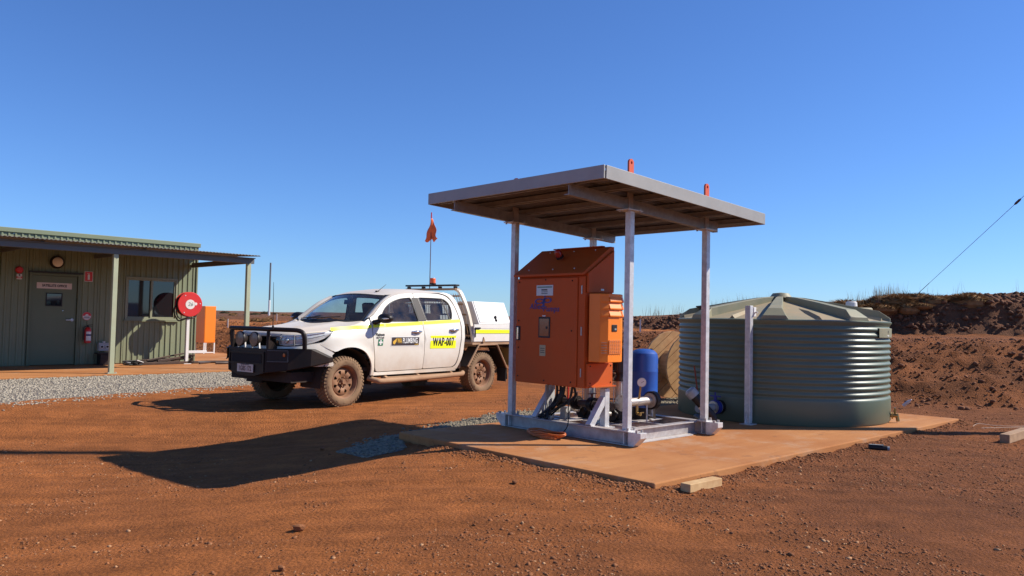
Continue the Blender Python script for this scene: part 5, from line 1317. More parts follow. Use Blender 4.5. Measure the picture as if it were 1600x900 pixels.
# toolbox on the tray
tb = G(); tb.prism([(-.905, 1.216), (-.905, 1.235), (-.735, 1.615), (-.40, 1.615), (-.40, 1.216)], lambda u, v, w: (w, u, v), 2.93, 3.84)
tbx = tb.build('toolbox', tray_w, truck, bevel=.008)
def lidp(x, k, o): return (x, -.905 + .17 * k - .91 * o, 1.235 + .38 * k + .41 * o)
g = G(); g.add([lidp(2.96, .03, .012), lidp(3.82, .03, .012), lidp(3.82, .985, .012), lidp(2.96, .985, .012), lidp(2.96, .03, .001), lidp(3.82, .03, .001), lidp(3.82, .985, .001), lidp(2.96, .985, .001)], [(0, 1, 2, 3), (0, 4, 5, 1), (1, 5, 6, 2), (2, 6, 7, 3), (3, 7, 4, 0)]); lid = g.build('toolbox_lid', tray_w, tbx)
g = G(); g.add([lidp(x, k, .0135) for x, k in ((3.62, .82), (3.75, .82), (3.75, .90), (3.62, .90))], [(0, 1, 2, 3)]); g.build('maker_plate', mat('plate_grey', (.45, .45, .45), .4, .5), tbx)
g = G(); c = lidp(3.42, .26, .02); g.sphere(c, (.035, .012, .038), 12, 8); g.b2((c[0] - .02, c[1] - .03, c[2] - .07), (c[0] + .02, c[1] - .005, c[2] - .03)); g.build('lid_latch', black_steel, tbx)
tb = G(); tb.prism([(.905, 1.216), (.905, 1.235), (.735, 1.615), (.40, 1.615), (.40, 1.216)], lambda u, v, w: (w, u, v), 2.93, 3.84); tb.build('toolbox', tray_w, truck, bevel=.008)
G().b2((3.86, -.55, .92), (4.5, .55, 1.28)).build('tray_load_box', black_plastic, truck, bevel=.02)

# ------------------------------------------------------------------ pump skid with posts and roof
skid = thing('pump_shelter', SH(0, 0, PAD_Z), YAW, 'galvanised steel skid with four posts carrying a sloping sheet roof', 'shelter')
AW, BW = 1.531, 1.846
SLP = -0.047
def pt_top(a): return 2.606 + SLP * a
def ibeam(g, p0, p1, h=.155, w=.11, tw_=.010, z0=0.004):
    p0 = Vector(p0); p1 = Vector(p1); d = (p1 - p0).normalized(); sd = Vector((-d.y, d.x, 0))
    for zz, hh, ww in ((z0 + .006, .012, w), (z0 + h - .006, .012, w), (z0 + h / 2, h - .0245, tw_)):
        g.bar(p0 + Vector((0, 0, zz)), p1 + Vector((0, 0, zz)), ww, hh)
for a in (0, AW):
    g = G(); ibeam(g, (a, -.06, 0), (a, BW + .06, 0)); ru = g.build('runner', galv_dusty, skid, bevel=.002)
    for b, s in ((-.06, -1), (BW + .06, 1)):
        g = G(); g.prism([(0, .004), (0, .159), (s * .17, .159), (s * .17, .10), (s * .07, .004)], lambda u, v, w: (w, b + u, v), a - .056, a + .056); g.build('runner_nose', galv, ru, bevel=.003)
        g = G()
        for q in (-.045, .045):
            g.cyl((a + q, b + s * .11, .16), (a + q, b + s * .11, .185), .016, n=6)
        g.build('bolt', galv_dusty, ru)
        g = G(); g.b2((a - .054, b - s * .06 - .006, .017), (a - .007, b - s * .06 + .006, .145)); g.b2((a + .007, b - s * .06 - .006, .017), (a + .054, b - s * .06 + .006, .145)); g.build('stiffener', galv, ru)
for b in (0.10, 0.62, 1.15, 1.74):
    g = G(); ibeam(g, (.058, b, 0), (AW - .058, b, 0), h=.13 if b > .3 else .150, w=.10); g.build('cross_member', galv_dusty, skid, bevel=.002)
for b in (0.10,):
    g = G(); g.b2((.06, b - .11, .004), (AW - .25, b - .051, .016)); g.build('floor_flange', galv, skid)
for a in (.52, 1.02):
    g = G(); g.b2((a - .03, .16, .10), (a + .03, 1.68, .128)); g.build('floor_strip', galv_dusty, skid)
POSTS = [(0, 0), (AW, 0), (0, BW), (AW, BW)]
for a, b in POSTS:
    g = G(); g.b2((a - .0375, b - .0375, .171), (a + .0375, b + .0375, pt_top(a) - .011)); po = g.build('post', galv, skid, bevel=.005)
    g = G(); g.b2((a - .07, b - .07, .159), (a + .07, b + .07, .171)); g.build('base_plate', galv, po)
    g = G(); g.box((a, b, pt_top(a) - .005), (.26, .17, .011)); g.build('top_plate', galv, po)
    g = G()
    for q in (-.1, .1):
        g.cyl((a + q, b - .065, pt_top(a) - .025), (a + q, b - .065, pt_top(a) + .02), .012, n=6); g.cyl((a + q, b + .065, pt_top(a) - .025), (a + q, b + .065, pt_top(a) + .02), .012, n=6)
    g.build('top_bolt', galv_dusty, po)
    g = G()
    for q in (-.055, .055): g.cyl((a + q, b - .055, .171), (a + q, b - .055, .20), .013, n=6)
    g.build('base_bolt', galv_dusty, po)
# clip brackets at the runner ends, right side
for a, b in ((0, 0), (AW, 0)):
    g = G(); g.prism([(.06, .15), (.06, .04), (.10, .06), (.165, .10), (.165, .15)], lambda u, v, w: (a + u, w, v), b - .07, b + .02); g.build('lashing_bracket', galv_dusty, skid, bevel=.004)
# roof
A0, A1, B0, B1 = -1.05, 2.07, -.50, 2.31
def rz(a, d): return 2.845 + SLP * a + d
for b in (0, BW):
    g = G()
    for zz, hh, yy, ww in ((.005, .008, .03, .07), (.117, .008, .03, .07), (.061, .104, 0, .008)):
        g.bar((A0 + .03, b + yy, pt_top(A0 + .03) + zz), (A1 - .28 if b == 0 else A1 - .05, b + yy, pt_top(A1 - .28 if b == 0 else A1 - .05) + zz), ww, hh)
    g.build('roof_beam', roof_steel, skid)
for a in (A0 + .10, -.45, .15, .75, 1.35, A1 - .10):
    g = G(); z = pt_top(a) + .122
    g.b2((a - .035, B0 + .03, z), (a - .031, B1 - .03, z + .062)); g.b2((a + .031, B0 + .03, z), (a + .035, B1 - .03, z + .062)); g.b2((a - .031, B0 + .03, z + .056), (a + .031, B1 - .03, z + .062)); g.b2((a - .055, B0 + .03, z), (a - .0355, B1 - .03, z + .004)); g.b2((a + .0355, B0 + .03, z), (a + .055, B1 - .03, z + .004))
    g.build('purlin', roof_steel, skid)
bsn = np.arange(B0 + .025, B1 - .02, .0127)
wav = lambda b: .009 * math.sin(b / .076 * 2 * math.pi)
n = len(bsn)
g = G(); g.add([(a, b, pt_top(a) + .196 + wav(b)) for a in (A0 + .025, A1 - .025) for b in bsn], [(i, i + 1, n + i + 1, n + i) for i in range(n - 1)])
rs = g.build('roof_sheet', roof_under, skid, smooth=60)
for nm, p0, p1 in (('barge_board', (A0, B0), (A0, B1)), ('barge_board', (A1, B0), (A1, B1)), ('barge_board', (A0 + .021, B0), (A1 - .021, B0)), ('barge_board', (A0 + .021, B1), (A1 - .021, B1))):
    g = G(); g.bar((p0[0], p0[1], rz(p0[0], -.067)), (p1[0], p1[1], rz(p1[0], -.067)), .02 if p0[0] == p1[0] else .018, .135)
    bd = g.build(nm, roof_trim, skid, bevel=.003)
g = G()
for (x0, y0, x1, y1) in ((A0 + .011, B0 + .01, A1 - .011, B0 + .08), (A0 + .011, B1 - .08, A1 - .011, B1 - .01)):
    g.add([(x0, y0, rz(x0, -.004)), (x1, y0, rz(x1, -.004)), (x1, y1, rz(x1, -.004)), (x0, y1, rz(x0, -.004))], [(0, 1, 2, 3)])
g.build('roof_flashing', roof_trim, skid)
for a, b in POSTS:
    g = G(); pl_ = [(-.042, 0)] + [(.042 * math.cos(t), .34 + .042 * math.sin(t)) for t in np.linspace(math.pi, 0, 10)] + [(.042, 0)]
    hl = [(.017 * math.cos(t), .338 + .017 * math.sin(t)) for t in np.linspace(0, 2 * math.pi, 12, endpoint=False)]
    z0 = pt_top(a) + .205
    for w in (-.012, .012):
        gg = panel(pl_, lambda u, v, d: (a + u, b + w, z0 + v - .01), [hl], 0, 0); g.add(gg.v, gg.f)
    for lp in (pl_, hl):
        k = len(lp); g.add([(a + u, b - .012, z0 + v - .01) for u, v in lp] + [(a + u, b + .012, z0 + v - .01) for u, v in lp], [(i, (i + 1) % k, k + (i + 1) % k, k + i) for i in range(k)])
    lg = g.build('lifting_lug', lug_red, skid, smooth=30)
    # the upper post that carries the lug through the sheet
    G().b2((a - .04, b - .012, pt_top(a) + .001), (a + .04, b + .012, z0 - .001)).build('lug_stem', galv_dusty, skid)
# legs and braces that carry the cabinet
for b in (.52, 1.40):
    g = G(); g.b2((.20, b - .04, .131), (.28, b + .04, .578)); lg = g.build('cabinet_leg', galv, skid, bevel=.004)
    g = G(); g.bar((-.03, b, .155), (.215, b, .46), .075, .075, up=(-1, 0, 1)); g.build('leg_brace', galv, lg, bevel=.004)
    g = G(); g.b2((.14, b - .08, .118), (.34, b + .08, .130)); g.build('leg_foot', galv, lg)

# ------------------------------------------------------------------ orange control cabinet
cab = thing('pump_control_cabinet', SH(-.135, 1.077, .69), YAW, 'orange control cabinet with sloping lid mounted under the shelter roof', 'cabinet')
cab.scale = (.95, .938, .974)
def CL(a, b, z): return (a - .12, b - 1.35, z - .66)
CB0, CB1, CA0, CA1, CZ0, CZ1 = .76, 1.955, .125, .64, .66, 2.02
def cbox(a0, b0, z0, a1, b1, z1): return G().b2(CL(a0, b0, z0), CL(a1, b1, z1))
cbox(CA0 + .02, CB0, CZ0, CA1, CB1, CZ1 - .01).build('body', orange_cab, cab, bevel=.006)
dr = cbox(CA0 - .02, .875, CZ0 + .005, CA0 + .018, CB1 - .005, CZ1 - .05).build('door', orange_cab, cab, bevel=.007)
cbox(CA0 - .006, CB0 + .0, CZ0 + .002, CA0 + .019, .868, CZ1 - .04).build('hinge_stile', orange_cab, cab, bevel=.004)
for z in (.84, 1.33, 1.82):
    cbox(CA0 - .016, .80, z - .05, CA0 - .0065, .815, z + .05).build('hinge', mat('hinge_grey', (.42, .40, .38), .4, .6), cab)
# sloping lid with overhang
def lidprof(): return [(CA0 - .065, CZ1 - .03), (CA0 - .065, CZ1), (CA1 - .06, CZ1 + .345), (CA1 + .01, CZ1 + .345), (CA1 + .01, CZ1 - .008), (CA0 + .021, CZ1 - .008)]
g = G(); g.prism(lidprof(), lambda u, v, w: CL(u, w, v), CB0 - .01, CB1 + .02); lid = g.build('sloping_lid', orange_cab, cab, bevel=.008)
for q in (.95, 1.32, 1.75):
    for a, z in ((CA0 + .0, CZ1 + .058), (CA1 - .12, CZ1 + .306)):
        G().sphere(CL(a, q, z), .010, 8, 6).build('lid_bolt', galv, lid)
cbox(CA0 + .40, .85, CZ1 + .345, CA0 + .46, 1.7, CZ1 + .357).build('lid_rib', orange_cab, lid)
# strobe on the lid
c = Vector(CL(CA0 + .20, 1.38, CZ1 + .215))
nrm = Vector((-.55, 0, .83))
g = G(); g.cyl(c, c + nrm * .03, .052, n=20); sb = g.build('strobe_base', black_plastic, cab, smooth=40)
g = G(); g.tube([c + nrm * .03, c + nrm * .09, c + nrm * .115, c + nrm * .122], [.045, .043, .03, .002], 20); g.build('strobe_lens', mat('strobe_red', (.36, .02, .015), .2), sb, smooth=60)
# side hood (upper right) and lower box
g = G(); g.prism([(CA0 + .01, 1.785), (CA0 + .01, CZ1 + .0), (CA1 - .02, CZ1 + .30), (CA1 - .02, 1.80)], lambda u, v, w: CL(u, w, v), .722, CB0 - .0105); sh_ = g.build('side_hood', orange_cab, cab, bevel=.006)
cbox(CA0 + .24, .7195, 1.82, CA0 + .30, .7215, 1.84).build('hood_label', MATS['plate_grey'], sh_)
cbox(CA0 + .02, .725, CZ0 + .012, CA1 - .02, CB0 - .001, .95).build('lower_box', orange_cab, cab, bevel=.006)
cbox(CA0 + .05, .665, CZ0 + .012, CA1 - .02, .7245, CZ0 + .024).build('lower_lip', orange_cab, cab)
for a, z in ((CA0 + .07, .72), (CA1 - .06, .72), (CA0 + .07, .92), (CA1 - .06, .92)): G().sphere(CL(a, .724, z), .009, 8, 6).build('box_bolt', dark_void, cab)
# air conditioner on the right side: chamfered casing with louvres
g = G(); plan_ac = [(.15, .7195), (.15, .545), (.235, .485), (.47, .485), (.575, .545), (.575, .7195)]
g.prism(plan_ac, lambda u, v, w: CL(u, v, w), .975, 1.775); acu = g.build('air_conditioner', orange_lit, cab, bevel=.006)
for k in range(3):
    z = 1.505 + k * .085
    g = G(); g.prism([(0, 0), (-.022, .006), (-.022, .018), (0, .068)], lambda u, v, w: CL(w, .484 + u, z + v), .245, .46); g.build('louvre', orange_lit, acu)
    g = G(); cc = [(.155, .540), (.230, .4875)]; 
    d_ = Vector((cc[1][0] - cc[0][0], cc[1][1] - cc[0][1])); nn_ = Vector((-d_.y, d_.x)).normalized() * -1
    P = []
    for (u, v) in ((0, 0), (.020, .006), (.020, .018), (0, .068)):
        for f in (.04, .96): P.append(CL(cc[0][0] + d_.x * f + nn_.x * u * -1, cc[0][1] + d_.y * f - abs(nn_.y) * u, z + v))
    g.add(P, [(0, 1, 3, 2), (2, 3, 5, 4), (4, 5, 7, 6), (0, 2, 4, 6), (1, 7, 5, 3)]); g.build('louvre', orange_lit, acu)
    g = G(); g.prism([(0, 0), (-.02, .006), (-.02, .018), (0, .068)], lambda u, v, w: CL(.475 + .095 * w - .3 * u * 0, .484 + .055 * w + u, z + v), .05, .95); g.build('louvre', orange_lit, acu)
cbox(.30, .4775, 1.335, .395, .4845, 1.415).build('controller_panel', black_plastic, acu, bevel=.003)
cbox(.345, .4755, 1.352, .380, .477, 1.372).build('display', mat('display_grey', (.3, .33, .34), .2), acu)
grm = mat('condenser_mesh', (.62, .36, .22), .6, var=.35, vscale=60)
cbox(.25, .4795, 1.07, .465, .4845, 1.235).build('condenser_grille', grm, acu)
g = G()
for z in np.arange(1.078, 1.232, .0165): g.b2(CL(.25, .474, z), CL(.465, .479, z + .006))
for a in np.arange(.25, .466, .036): g.b2(CL(a, .472, 1.07), CL(a + .006, .4735, 1.235))
g.build('grille_bar', orange_lit, acu)
for k in range(5):
    z = 1.085 + k * .03
    g = G(); g.bar(CL(.165, .533, z), CL(.225, .491, z), .012, .008); g.build('side_slot', grm, acu)
# door furniture: latch, window, label, warning label, maker's logo
fx = CA0 - .021
cbox(fx - .004, 1.865, 1.19, fx, 1.945, 1.37).build('latch_plate', black_plastic, dr, bevel=.004)
g = G(); g.b2(CL(fx - .02, 1.893, 1.20), CL(fx - .0045, 1.917, 1.36)); g.build('latch', chrome, dr, bevel=.006)
cbox(fx - .006, 1.325, 1.235, fx - .0005, 1.53, 1.49).build('window_gasket', black_rubber, dr, bevel=.02)
cbox(fx - .008, 1.345, 1.255, fx - .0065, 1.51, 1.47).build('window', mat('window_amber', (.22, .06, .02), .12, spec=.7), dr)
cbox(fx - .012, 1.365, 1.345, fx - .0085, 1.395, 1.375).build('isolator', black_plastic, dr)
for b, z in ((1.9, 1.93), (1.42, 1.95), (.96, 1.93), (.96, 1.33), (1.9, 1.10), (1.9, .74), (1.42, .71), (.96, .72), (1.9, 1.44)):
    G().sphere(CL(fx, b, z), .010, 8, 6).build('rivet', dark_void, dr)
cbox(fx - .003, 1.285, 1.755, fx - .0005, 1.58, 1.885).build('rating_label', mat('label_silver', (.55, .56, .55), .4, .2), dr, bevel=.002)
cbox(fx - .0045, 1.30, 1.853, fx - .0031, 1.565, 1.868).build('label_band', mat('label_green', (.10, .22, .16), .5), dr)
dk = MATS['sign_text_dark']
cbox(fx - .0045, 1.385, 1.818, fx - .0031, 1.49, 1.834).build('label_print', dk, dr)
for z in (1.797, 1.775): cbox(fx - .0045, 1.38, z, fx - .0031, 1.49, z + .008).build('label_print', dk, dr)
cbox(fx - .003, 1.40, 1.01, fx - .0005, 1.505, 1.145).build('warning_label', mat('label_bronze', (.42, .36, .20), .5), dr)
for z in (1.10, 1.075, 1.05): cbox(fx - .0042, 1.415, z, fx - .0031, 1.49, z + .008).build('label_print', dk, dr)
cbox(fx - .003, 1.41, 1.497, fx - .0005, 1.465, 1.512).build('label_tag', MATS['label_silver'], dr)
navy = mat('logo_navy', (.035, .03, .20), .45)
FM = lambda b, z, o=.003: frame(CL(fx - o, b, z), (0, -1, 0), (0, 0, 1))
def ell(cx, cz, rx, rz_, w, a0, a1, sh=.25):
    k = 26; P = []; 
    for q in range(k + 1):
        t = a0 + (a1 - a0) * q / k
        for f in (1, 1 - w):
            u = cx + rx * f * math.cos(t); v = cz + rz_ * f * math.sin(t)
            P.append(CL(fx - .003, 1.445 - (u + sh * v), 1.685 + v))
    return P, [(2 * i, 2 * i + 1, 2 * i + 3, 2 * i + 2) for i in range(k)]
g = G()
g.add(*ell(-.085, .0, .078, .034, .38, 0.6, 5.9)); g.add(*ell(.065, .012, .072, .034, .38, -2.6, 3.4))
def quad(pts): g.add([CL(fx - .003, 1.445 - u, 1.685 + v) for u, v in pts], [(0, 1, 2, 3)])
quad([(-.035, -.032), (-.002, -.032), (.018, .036), (-.012, .036)]); quad([(-.032, -.072), (.006, -.072), (.035, .045), (.006, .045)]); quad([(.0, .052), (.03, .052), (.035, .066), (.004, .066)])
g.build('logo_emblem', navy, dr)
text_mesh('Allied', .098, navy, 'lettering', dr, FM(1.575, 1.618), bold=.001, space=1.06, sx=1.0, shear=.15, extrude=.0006)
text_mesh('Pumps', .098, navy, 'lettering', dr, FM(1.315, 1.590), bold=.001, space=1.06, sx=1.05, shear=.15, extrude=.0006)

# ------------------------------------------------------------------ pumps, pipework, pressure vessel, cables on the skid
def SL(a, b, z): return (a, b, z - PAD_Z)
def pump(a, b, label):
    p = thing('booster_pump', SH(a, b, .235), YAW, label, 'pump', 'vertical pumps on the skid')
    G().b2((-.11, -.09, 0), (.11, .09, .04)).build('foot', black_plastic, p, bevel=.006)
    g = G(); g.cyl((-.15, 0, .10), (.15, 0, .10), .045, n=18); g.cyl((-.165, 0, .10), (-.145, 0, .10), .075, n=20); g.cyl((.145, 0, .10), (.165, 0, .10), .075, n=20); g.cyl((0, 0, .04), (0, 0, .16), .085, n=24); g.build('suction_head', black_plastic, p, smooth=40)
    G().cyl((0, 0, .161), (0, 0, .50), .062, n=28).build('stage_sleeve', stainless, p, smooth=40)
    g = G()
    for t in (.8, 2.37, 3.94, 5.5): g.cyl((.078 * math.cos(t), .078 * math.sin(t), .13), (.078 * math.cos(t), .078 * math.sin(t), .52), .007, n=8)
    g.build('stay_bolt', galv, p)
    G().lathe([(.0, .501), (.085, .501), (.085, .525), (.06, .56), (.06, .60), (.10, .605), (.10, .62), (0, .62)], 24).build('coupling_head', black_plastic, p, smooth=40)
    g = G(); g.cyl((0, 0, .621), (0, 0, .86), .082, n=28)
    for k in range(18):
        t = 2 * math.pi * k / 18; g.box((.088 * math.cos(t), .088 * math.sin(t), .74), (.018, .005, .22), t)
    g.build('motor', mat('motor_dark', (.03, .032, .036), .45), p, smooth=40)
    G().lathe([(0, .861), (.09, .861), (.092, .90), (.07, .925), (0, .93)], 24).build('fan_cover', black_plastic, p, smooth=40)
    return p
pump(.70, .66, 'vertical pump with steel sleeve right of the cabinet, nearest the corner post')
pump(.72, 1.18, 'vertical pump hidden mostly behind the orange cabinet')
man = thing('discharge_manifold', SH(.45, .47, PAD_Z + .40), YAW, 'stainless discharge pipe with flanges and pressure gauge beside the corner post', 'pipework')
def ML(a, b, z): return (a - .45, b - .47, z - PAD_Z - .40)
g = G(); g.cyl(ML(.47, .44, .50), ML(1.00, .44, .50), .052, n=28); g.build('pipe', stainless, man, smooth=40)
g = G(); g.cyl(ML(.45, .44, .50), ML(.468, .44, .50), .098, n=32); g.build('blank_flange', stainless, man, smooth=40)
g = G()
for k in range(6):
    t = k * 1.047 + .4; g.cyl(ML(.44, .44 + .075 * math.cos(t), .50 + .075 * math.sin(t)), ML(.449, .44 + .075 * math.cos(t), .50 + .075 * math.sin(t)), .011, n=6)
g.build('flange_bolt', galv_dusty, man)
g = G(); g.cyl(ML(1.0, .44, .50), ML(1.02, .44, .50), .09, n=28); g.cyl(ML(1.09, .44, .50), ML(1.11, .44, .50), .09, n=28); g.build('flange', stainless, man, smooth=40)
g = G(); g.cyl(ML(1.021, .44, .50), ML(1.089, .44, .50), .112, n=32); g.build('butterfly_valve', black_plastic, man, smooth=40)
g = G(); g.cyl(ML(1.055, .44, .39), ML(1.055, .44, .30), .014, n=10); g.bar(ML(1.055, .44, .31), ML(.93, .40, .33), .025, .012); g.build('valve_lever', galv_dusty, man)
g = G(); g.cyl(ML(.74, .40, .54), ML(.74, .38, .70), .013, n=10); g.build('gauge_siphon', brass, man)
g = G(); g.lathe([(0, .03), (.052, .03), (.056, .0), (.048, -.004)], 26, c=(0, 0, 0), axis='X'); 
gm = frame(ML(.74, .365, .735), (.6, -.8, 0), (0, 0, 1))
g = G(); g.cyl((0, 0, -.03), (0, 0, 0), .054, n=26); g.v = [tuple(gm @ Vector(v)) for v in g.v]; gb = g.build('gauge_case', stainless, man, smooth=40)
g = G(); g.cyl((0, 0, .001), (0, 0, .004), .047, n=26); g.v = [tuple(gm @ Vector(v)) for v in g.v]; g.build('dial', white_poly, gb)
g = G(); g.box((.012, .008, .006), (.045, .004, .002), .6); g.v = [tuple(gm @ Vector(v)) for v in g.v]; g.build('needle', black_plastic, gb)
g = G(); g.cyl(ML(.74, .43, .45), ML(.74, .43, .36), .016, n=10); g.cyl(ML(.74, .43, .36), ML(.74, .37, .35), .018, n=10); g.bar(ML(.70, .36, .375), ML(.78, .36, .375), .012, .012); g.build('drain_tap', brass, man)
for q in (.56, .95):
    g = G(); g.cyl(ML(q, .44, .235), ML(q, .44, .448), .010, n=8); g.build('pipe_support', galv, man)
for b in (.66, 1.18):
    g = G(); g.tube(smooth_loop([ML(.52, b, .345), ML(.44, b, .36), ML(.40, b, .42)], 4, False), .03, 12); g.build('branch', stainless, man, smooth=60)
suc = thing('suction_manifold', SH(.40, .95, .28), YAW, 'dark suction manifold with valves under the orange cabinet', 'pipework')
g = G(); g.cyl((0, -.42, .17), (0, .55, .17), .045, n=22); g.build('pipe', mat('pipe_dark', (.10, .07, .055), .5, .3, var=.3), suc, smooth=40)
for y in (-.30, -.10, .15, .42):
    g = G(); g.cyl((0, y - .03, .17), (0, y + .03, .17), .085, n=24); g.cyl((0, y - .05, .17), (0, y - .035, .17), .07, n=20); g.cyl((0, y + .035, .17), (0, y + .05, .17), .07, n=20); v_ = g.build('check_valve', black_plastic, suc, smooth=40)
    g = G(); g.cyl((0, y, .25), (0, y, .30), .018, n=10); g.bar((-.07, y, .30), (.07, y, .30), .02, .012); g.build('valve_handle', mat('handle_brown', (.16, .07, .045), .6), v_)
g = G(); g.b2((-.05, -.20, -.05), (.05, -.12, .10)); g.b2((-.05, .30, -.05), (.05, .38, .10)); g.build('saddle', galv, suc)
g = G(); g.cyl((-.02, .28, .2), (-.02, .28, .38), .012, n=8); g.build('red_drain_pipe', red_enamel, suc)
bt = thing('pressure_tank', SH(1.28, .74, PAD_Z + .13), YAW, 'upright royal blue pressure tank between the posts of the skid', 'pressure tank')
g = G(); prof = [(.0, .13), (.10, .13), (.16, .15), (.176, .185), (.177, .30), (.1785, .305), (.177, .312), (.177, .60), (.1785, .606), (.177, .612), (.177, .79), (.165, .835), (.13, .87), (.08, .888), (0, .893)]
g.lathe(prof, 48); sh_ = g.build('shell', blue_paint, bt, smooth=30)
g = G(); g.lathe([(.15, .0), (.16, .0), (.15, .15), (.14, .15)], 36); g.build('base_ring', black_plastic, bt, smooth=40)
g = G(); g.cyl((.07, -.06, .87), (.07, -.06, .895), .018, n=10); g.build('air_valve', black_plastic, bt)
g = G(); g.lathe([(.1776, .645), (.1785, .645), (.1785, .705), (.1776, .705)], 8, a0=R(-62), a1=R(-40)); g.build('rating_label', MATS['label_silver'], sh_)
g = G()
for t in (0.2, 2.3, 4.4): g.box((.17 * math.cos(t), .17 * math.sin(t), .008), (.09, .05, .014), t)
g.build('foot', white_poly, bt)
# cables from the cabinet to the skid, orange hose coil
rr = random.Random(9)
cb = thing('cable_bundle', SH(.10, 1.02, .23), YAW, 'bundle of black cables hanging from the bottom of the orange cabinet', 'cables')
for k in range(8):
    x0, y0 = rr.uniform(-.05, .22), rr.uniform(-.02, .26); x1, y1 = rr.uniform(-.15, .15), rr.uniform(.10, .38)
    g = G(); g.tube(smooth_loop([(x0, y0, .43), (x0 + rr.uniform(-.03, .03), y0 + .02, .28), ((x0 + x1) / 2, (y0 + y1) / 2 + .05, .14), (x1, y1, .05), (x1 + .1, y1 + .15, .03)], 5, False), rr.choice((.009, .012, .015)), 7); g.build('cable', black_rubber, cb, smooth=60)
for k in range(3):
    g = G(); g.cyl((.0 + .07 * k, .32 + .04 * k, .05), (.0 + .07 * k, .32 + .04 * k, .43), .014, n=8); g.build('conduit', mat('conduit_grey', (.35, .35, .34), .5), cb)
for b0, pts, lab in ((0, [(-.03, .80, .68), (-.05, .83, .45), (-.09, .80, .24), (-.15, .86, .13), (-.22, .92, .125)], 'thin black cable hanging over the skid runner to the orange hose'),):
    c0 = SH(-.15, .86, PAD_Z)
    g = G(); g.tube(smooth_loop([(a + .15, b - .86, z - PAD_Z) for a, b, z in pts], 6, False), .007, 7); o = g.build('hanging_cable', black_rubber, None, smooth=60); o.location = c0; o.rotation_euler = (0, 0, YAW); tag(o, lab, 'cable')
coil = thing('orange_hose_coil', SH(-.30, .94, PAD_Z), YAW, 'flattened coil of orange hose on the pad beside the skid', 'hose')
for k in range(6):
    pts = []
    for q in range(22):
        t = 2 * math.pi * q / 22; r_ = 1 + .12 * math.sin(2 * t + k) + rr.uniform(-.02, .02)
        pts.append((.12 * r_ * math.cos(t) + rr.uniform(-.006, .006), (.20 + .012 * k) * r_ * math.sin(t), .011 + .011 * k + .008 * math.sin(3 * t + k)))
    g = G(); g.tube(smooth_loop(pts, 2), .0085, 7, closed=True); g.build('hose_turn', mat('hose_orange', (.62, .15, .03), .45, var=.2), coil, smooth=60)

# ------------------------------------------------------------------ water tank
TC = Vector((4.167, 12.173, PAD_Z)); TR = 1.538; TH = 1.434
tank = thing('rainwater_tank', TC, 0, 'squat dark green corrugated poly water tank with a ribbed dusty roof', 'water tank')
prof = [(TR - .02, .0), (TR, .025), (TR, .33)]
z = .34
while z < TH - .05:
    for q in range(8):
        f = q / 8
        prof.append((TR - .022 * (0.5 - 0.5 * math.cos(2 * math.pi * f)) ** 1.0, z + .082 * f))
    z += .082
prof += [(TR, TH - .03), (TR + .012, TH - .015), (TR + .012, TH), (TR - .01, TH + .01)]
g = G(); g.lathe(prof, 128); tw_o = g.build('wall', tank_green, tank, smooth=50)
RTOP = 1.86 - PAD_Z + .01
def roofz(r): return TH + .005 + (RTOP - TH - .005) * (1 - r / TR)
g = G(); g.lathe([(TR - .005, TH + .006), (TR * .5, roofz(TR * .5)), (.12, roofz(.12)), (0, roofz(.0))], 96); trf = g.build('roof', tank_roof_mat, tank, smooth=30)
NR = 8
for k in range(NR):
    t = 2 * math.pi * k / NR + R(-112)
    d = Vector((math.cos(t), math.sin(t), 0)); s_ = Vector((-d.y, d.x, 0))
    # raised ridge: flat-topped, wider at the eave, with an upstand end
    st = [(.04, .03, .06), (.35, .05, .10), (.80, .07, .12), (1.25, .085, .13), (TR - .16, .095, .135)]
    P = []
    for r_, hw, hh in st:
        zb = roofz(r_) - .01
        for q, h_ in ((-1.12, 0), (-1, hh), (1, hh), (1.12, 0)): P.append(tuple(d * r_ + s_ * hw * q + Vector((0, 0, zb + h_))))
    F = [(i * 4 + a, i * 4 + a + 1, (i + 1) * 4 + a + 1, (i + 1) * 4 + a) for i in range(len(st) - 1) for a in range(3)]
    b0 = (len(st) - 1) * 4
    # sloping nose down to the rim
    P += [tuple(d * (TR - .015) + s_ * .17 * q + Vector((0, 0, TH + .01 + h_))) for q, h_ in ((-1.1, 0), (-.9, .05), (.9, .05), (1.1, 0))]
    F += [(b0 + a, b0 + a + 1, b0 + 5 + a, b0 + 4 + a) for a in range(3)] + [(b0 + 4, b0 + 5, b0 + 6, b0 + 7)]
    g = G(); g.add(P, F); g.build('roof_ridge', tank_rib_mat, trf, bevel=.006)
    # small web rib between ridges
    t2 = t + math.pi / NR; d2 = Vector((math.cos(t2), math.sin(t2), 0)); s2 = Vector((-d2.y, d2.x, 0))
    P = []
    for r_, hw, hh in ((.75, .008, .01), (1.1, .016, .045), (TR - .04, .02, .05)):
        zb = roofz(r_) - .006
        for q, h_ in ((-2.2, 0), (0, hh), (2.2, 0)): P.append(tuple(d2 * r_ + s2 * hw * q + Vector((0, 0, zb + h_))))
    g = G(); g.add(P, [(0, 1, 4, 3), (1, 2, 5, 4), (3, 4, 7, 6), (4, 5, 8, 7), (6, 7, 8)]); g.build('web_rib', tank_roof_mat, trf)
g = G(); g.lathe([(.17, roofz(.17) + .055), (.12, roofz(0) + .085), (0, roofz(0) + .10)], 24); g.build('apex_cap', tank_rib_mat, trf, smooth=40)
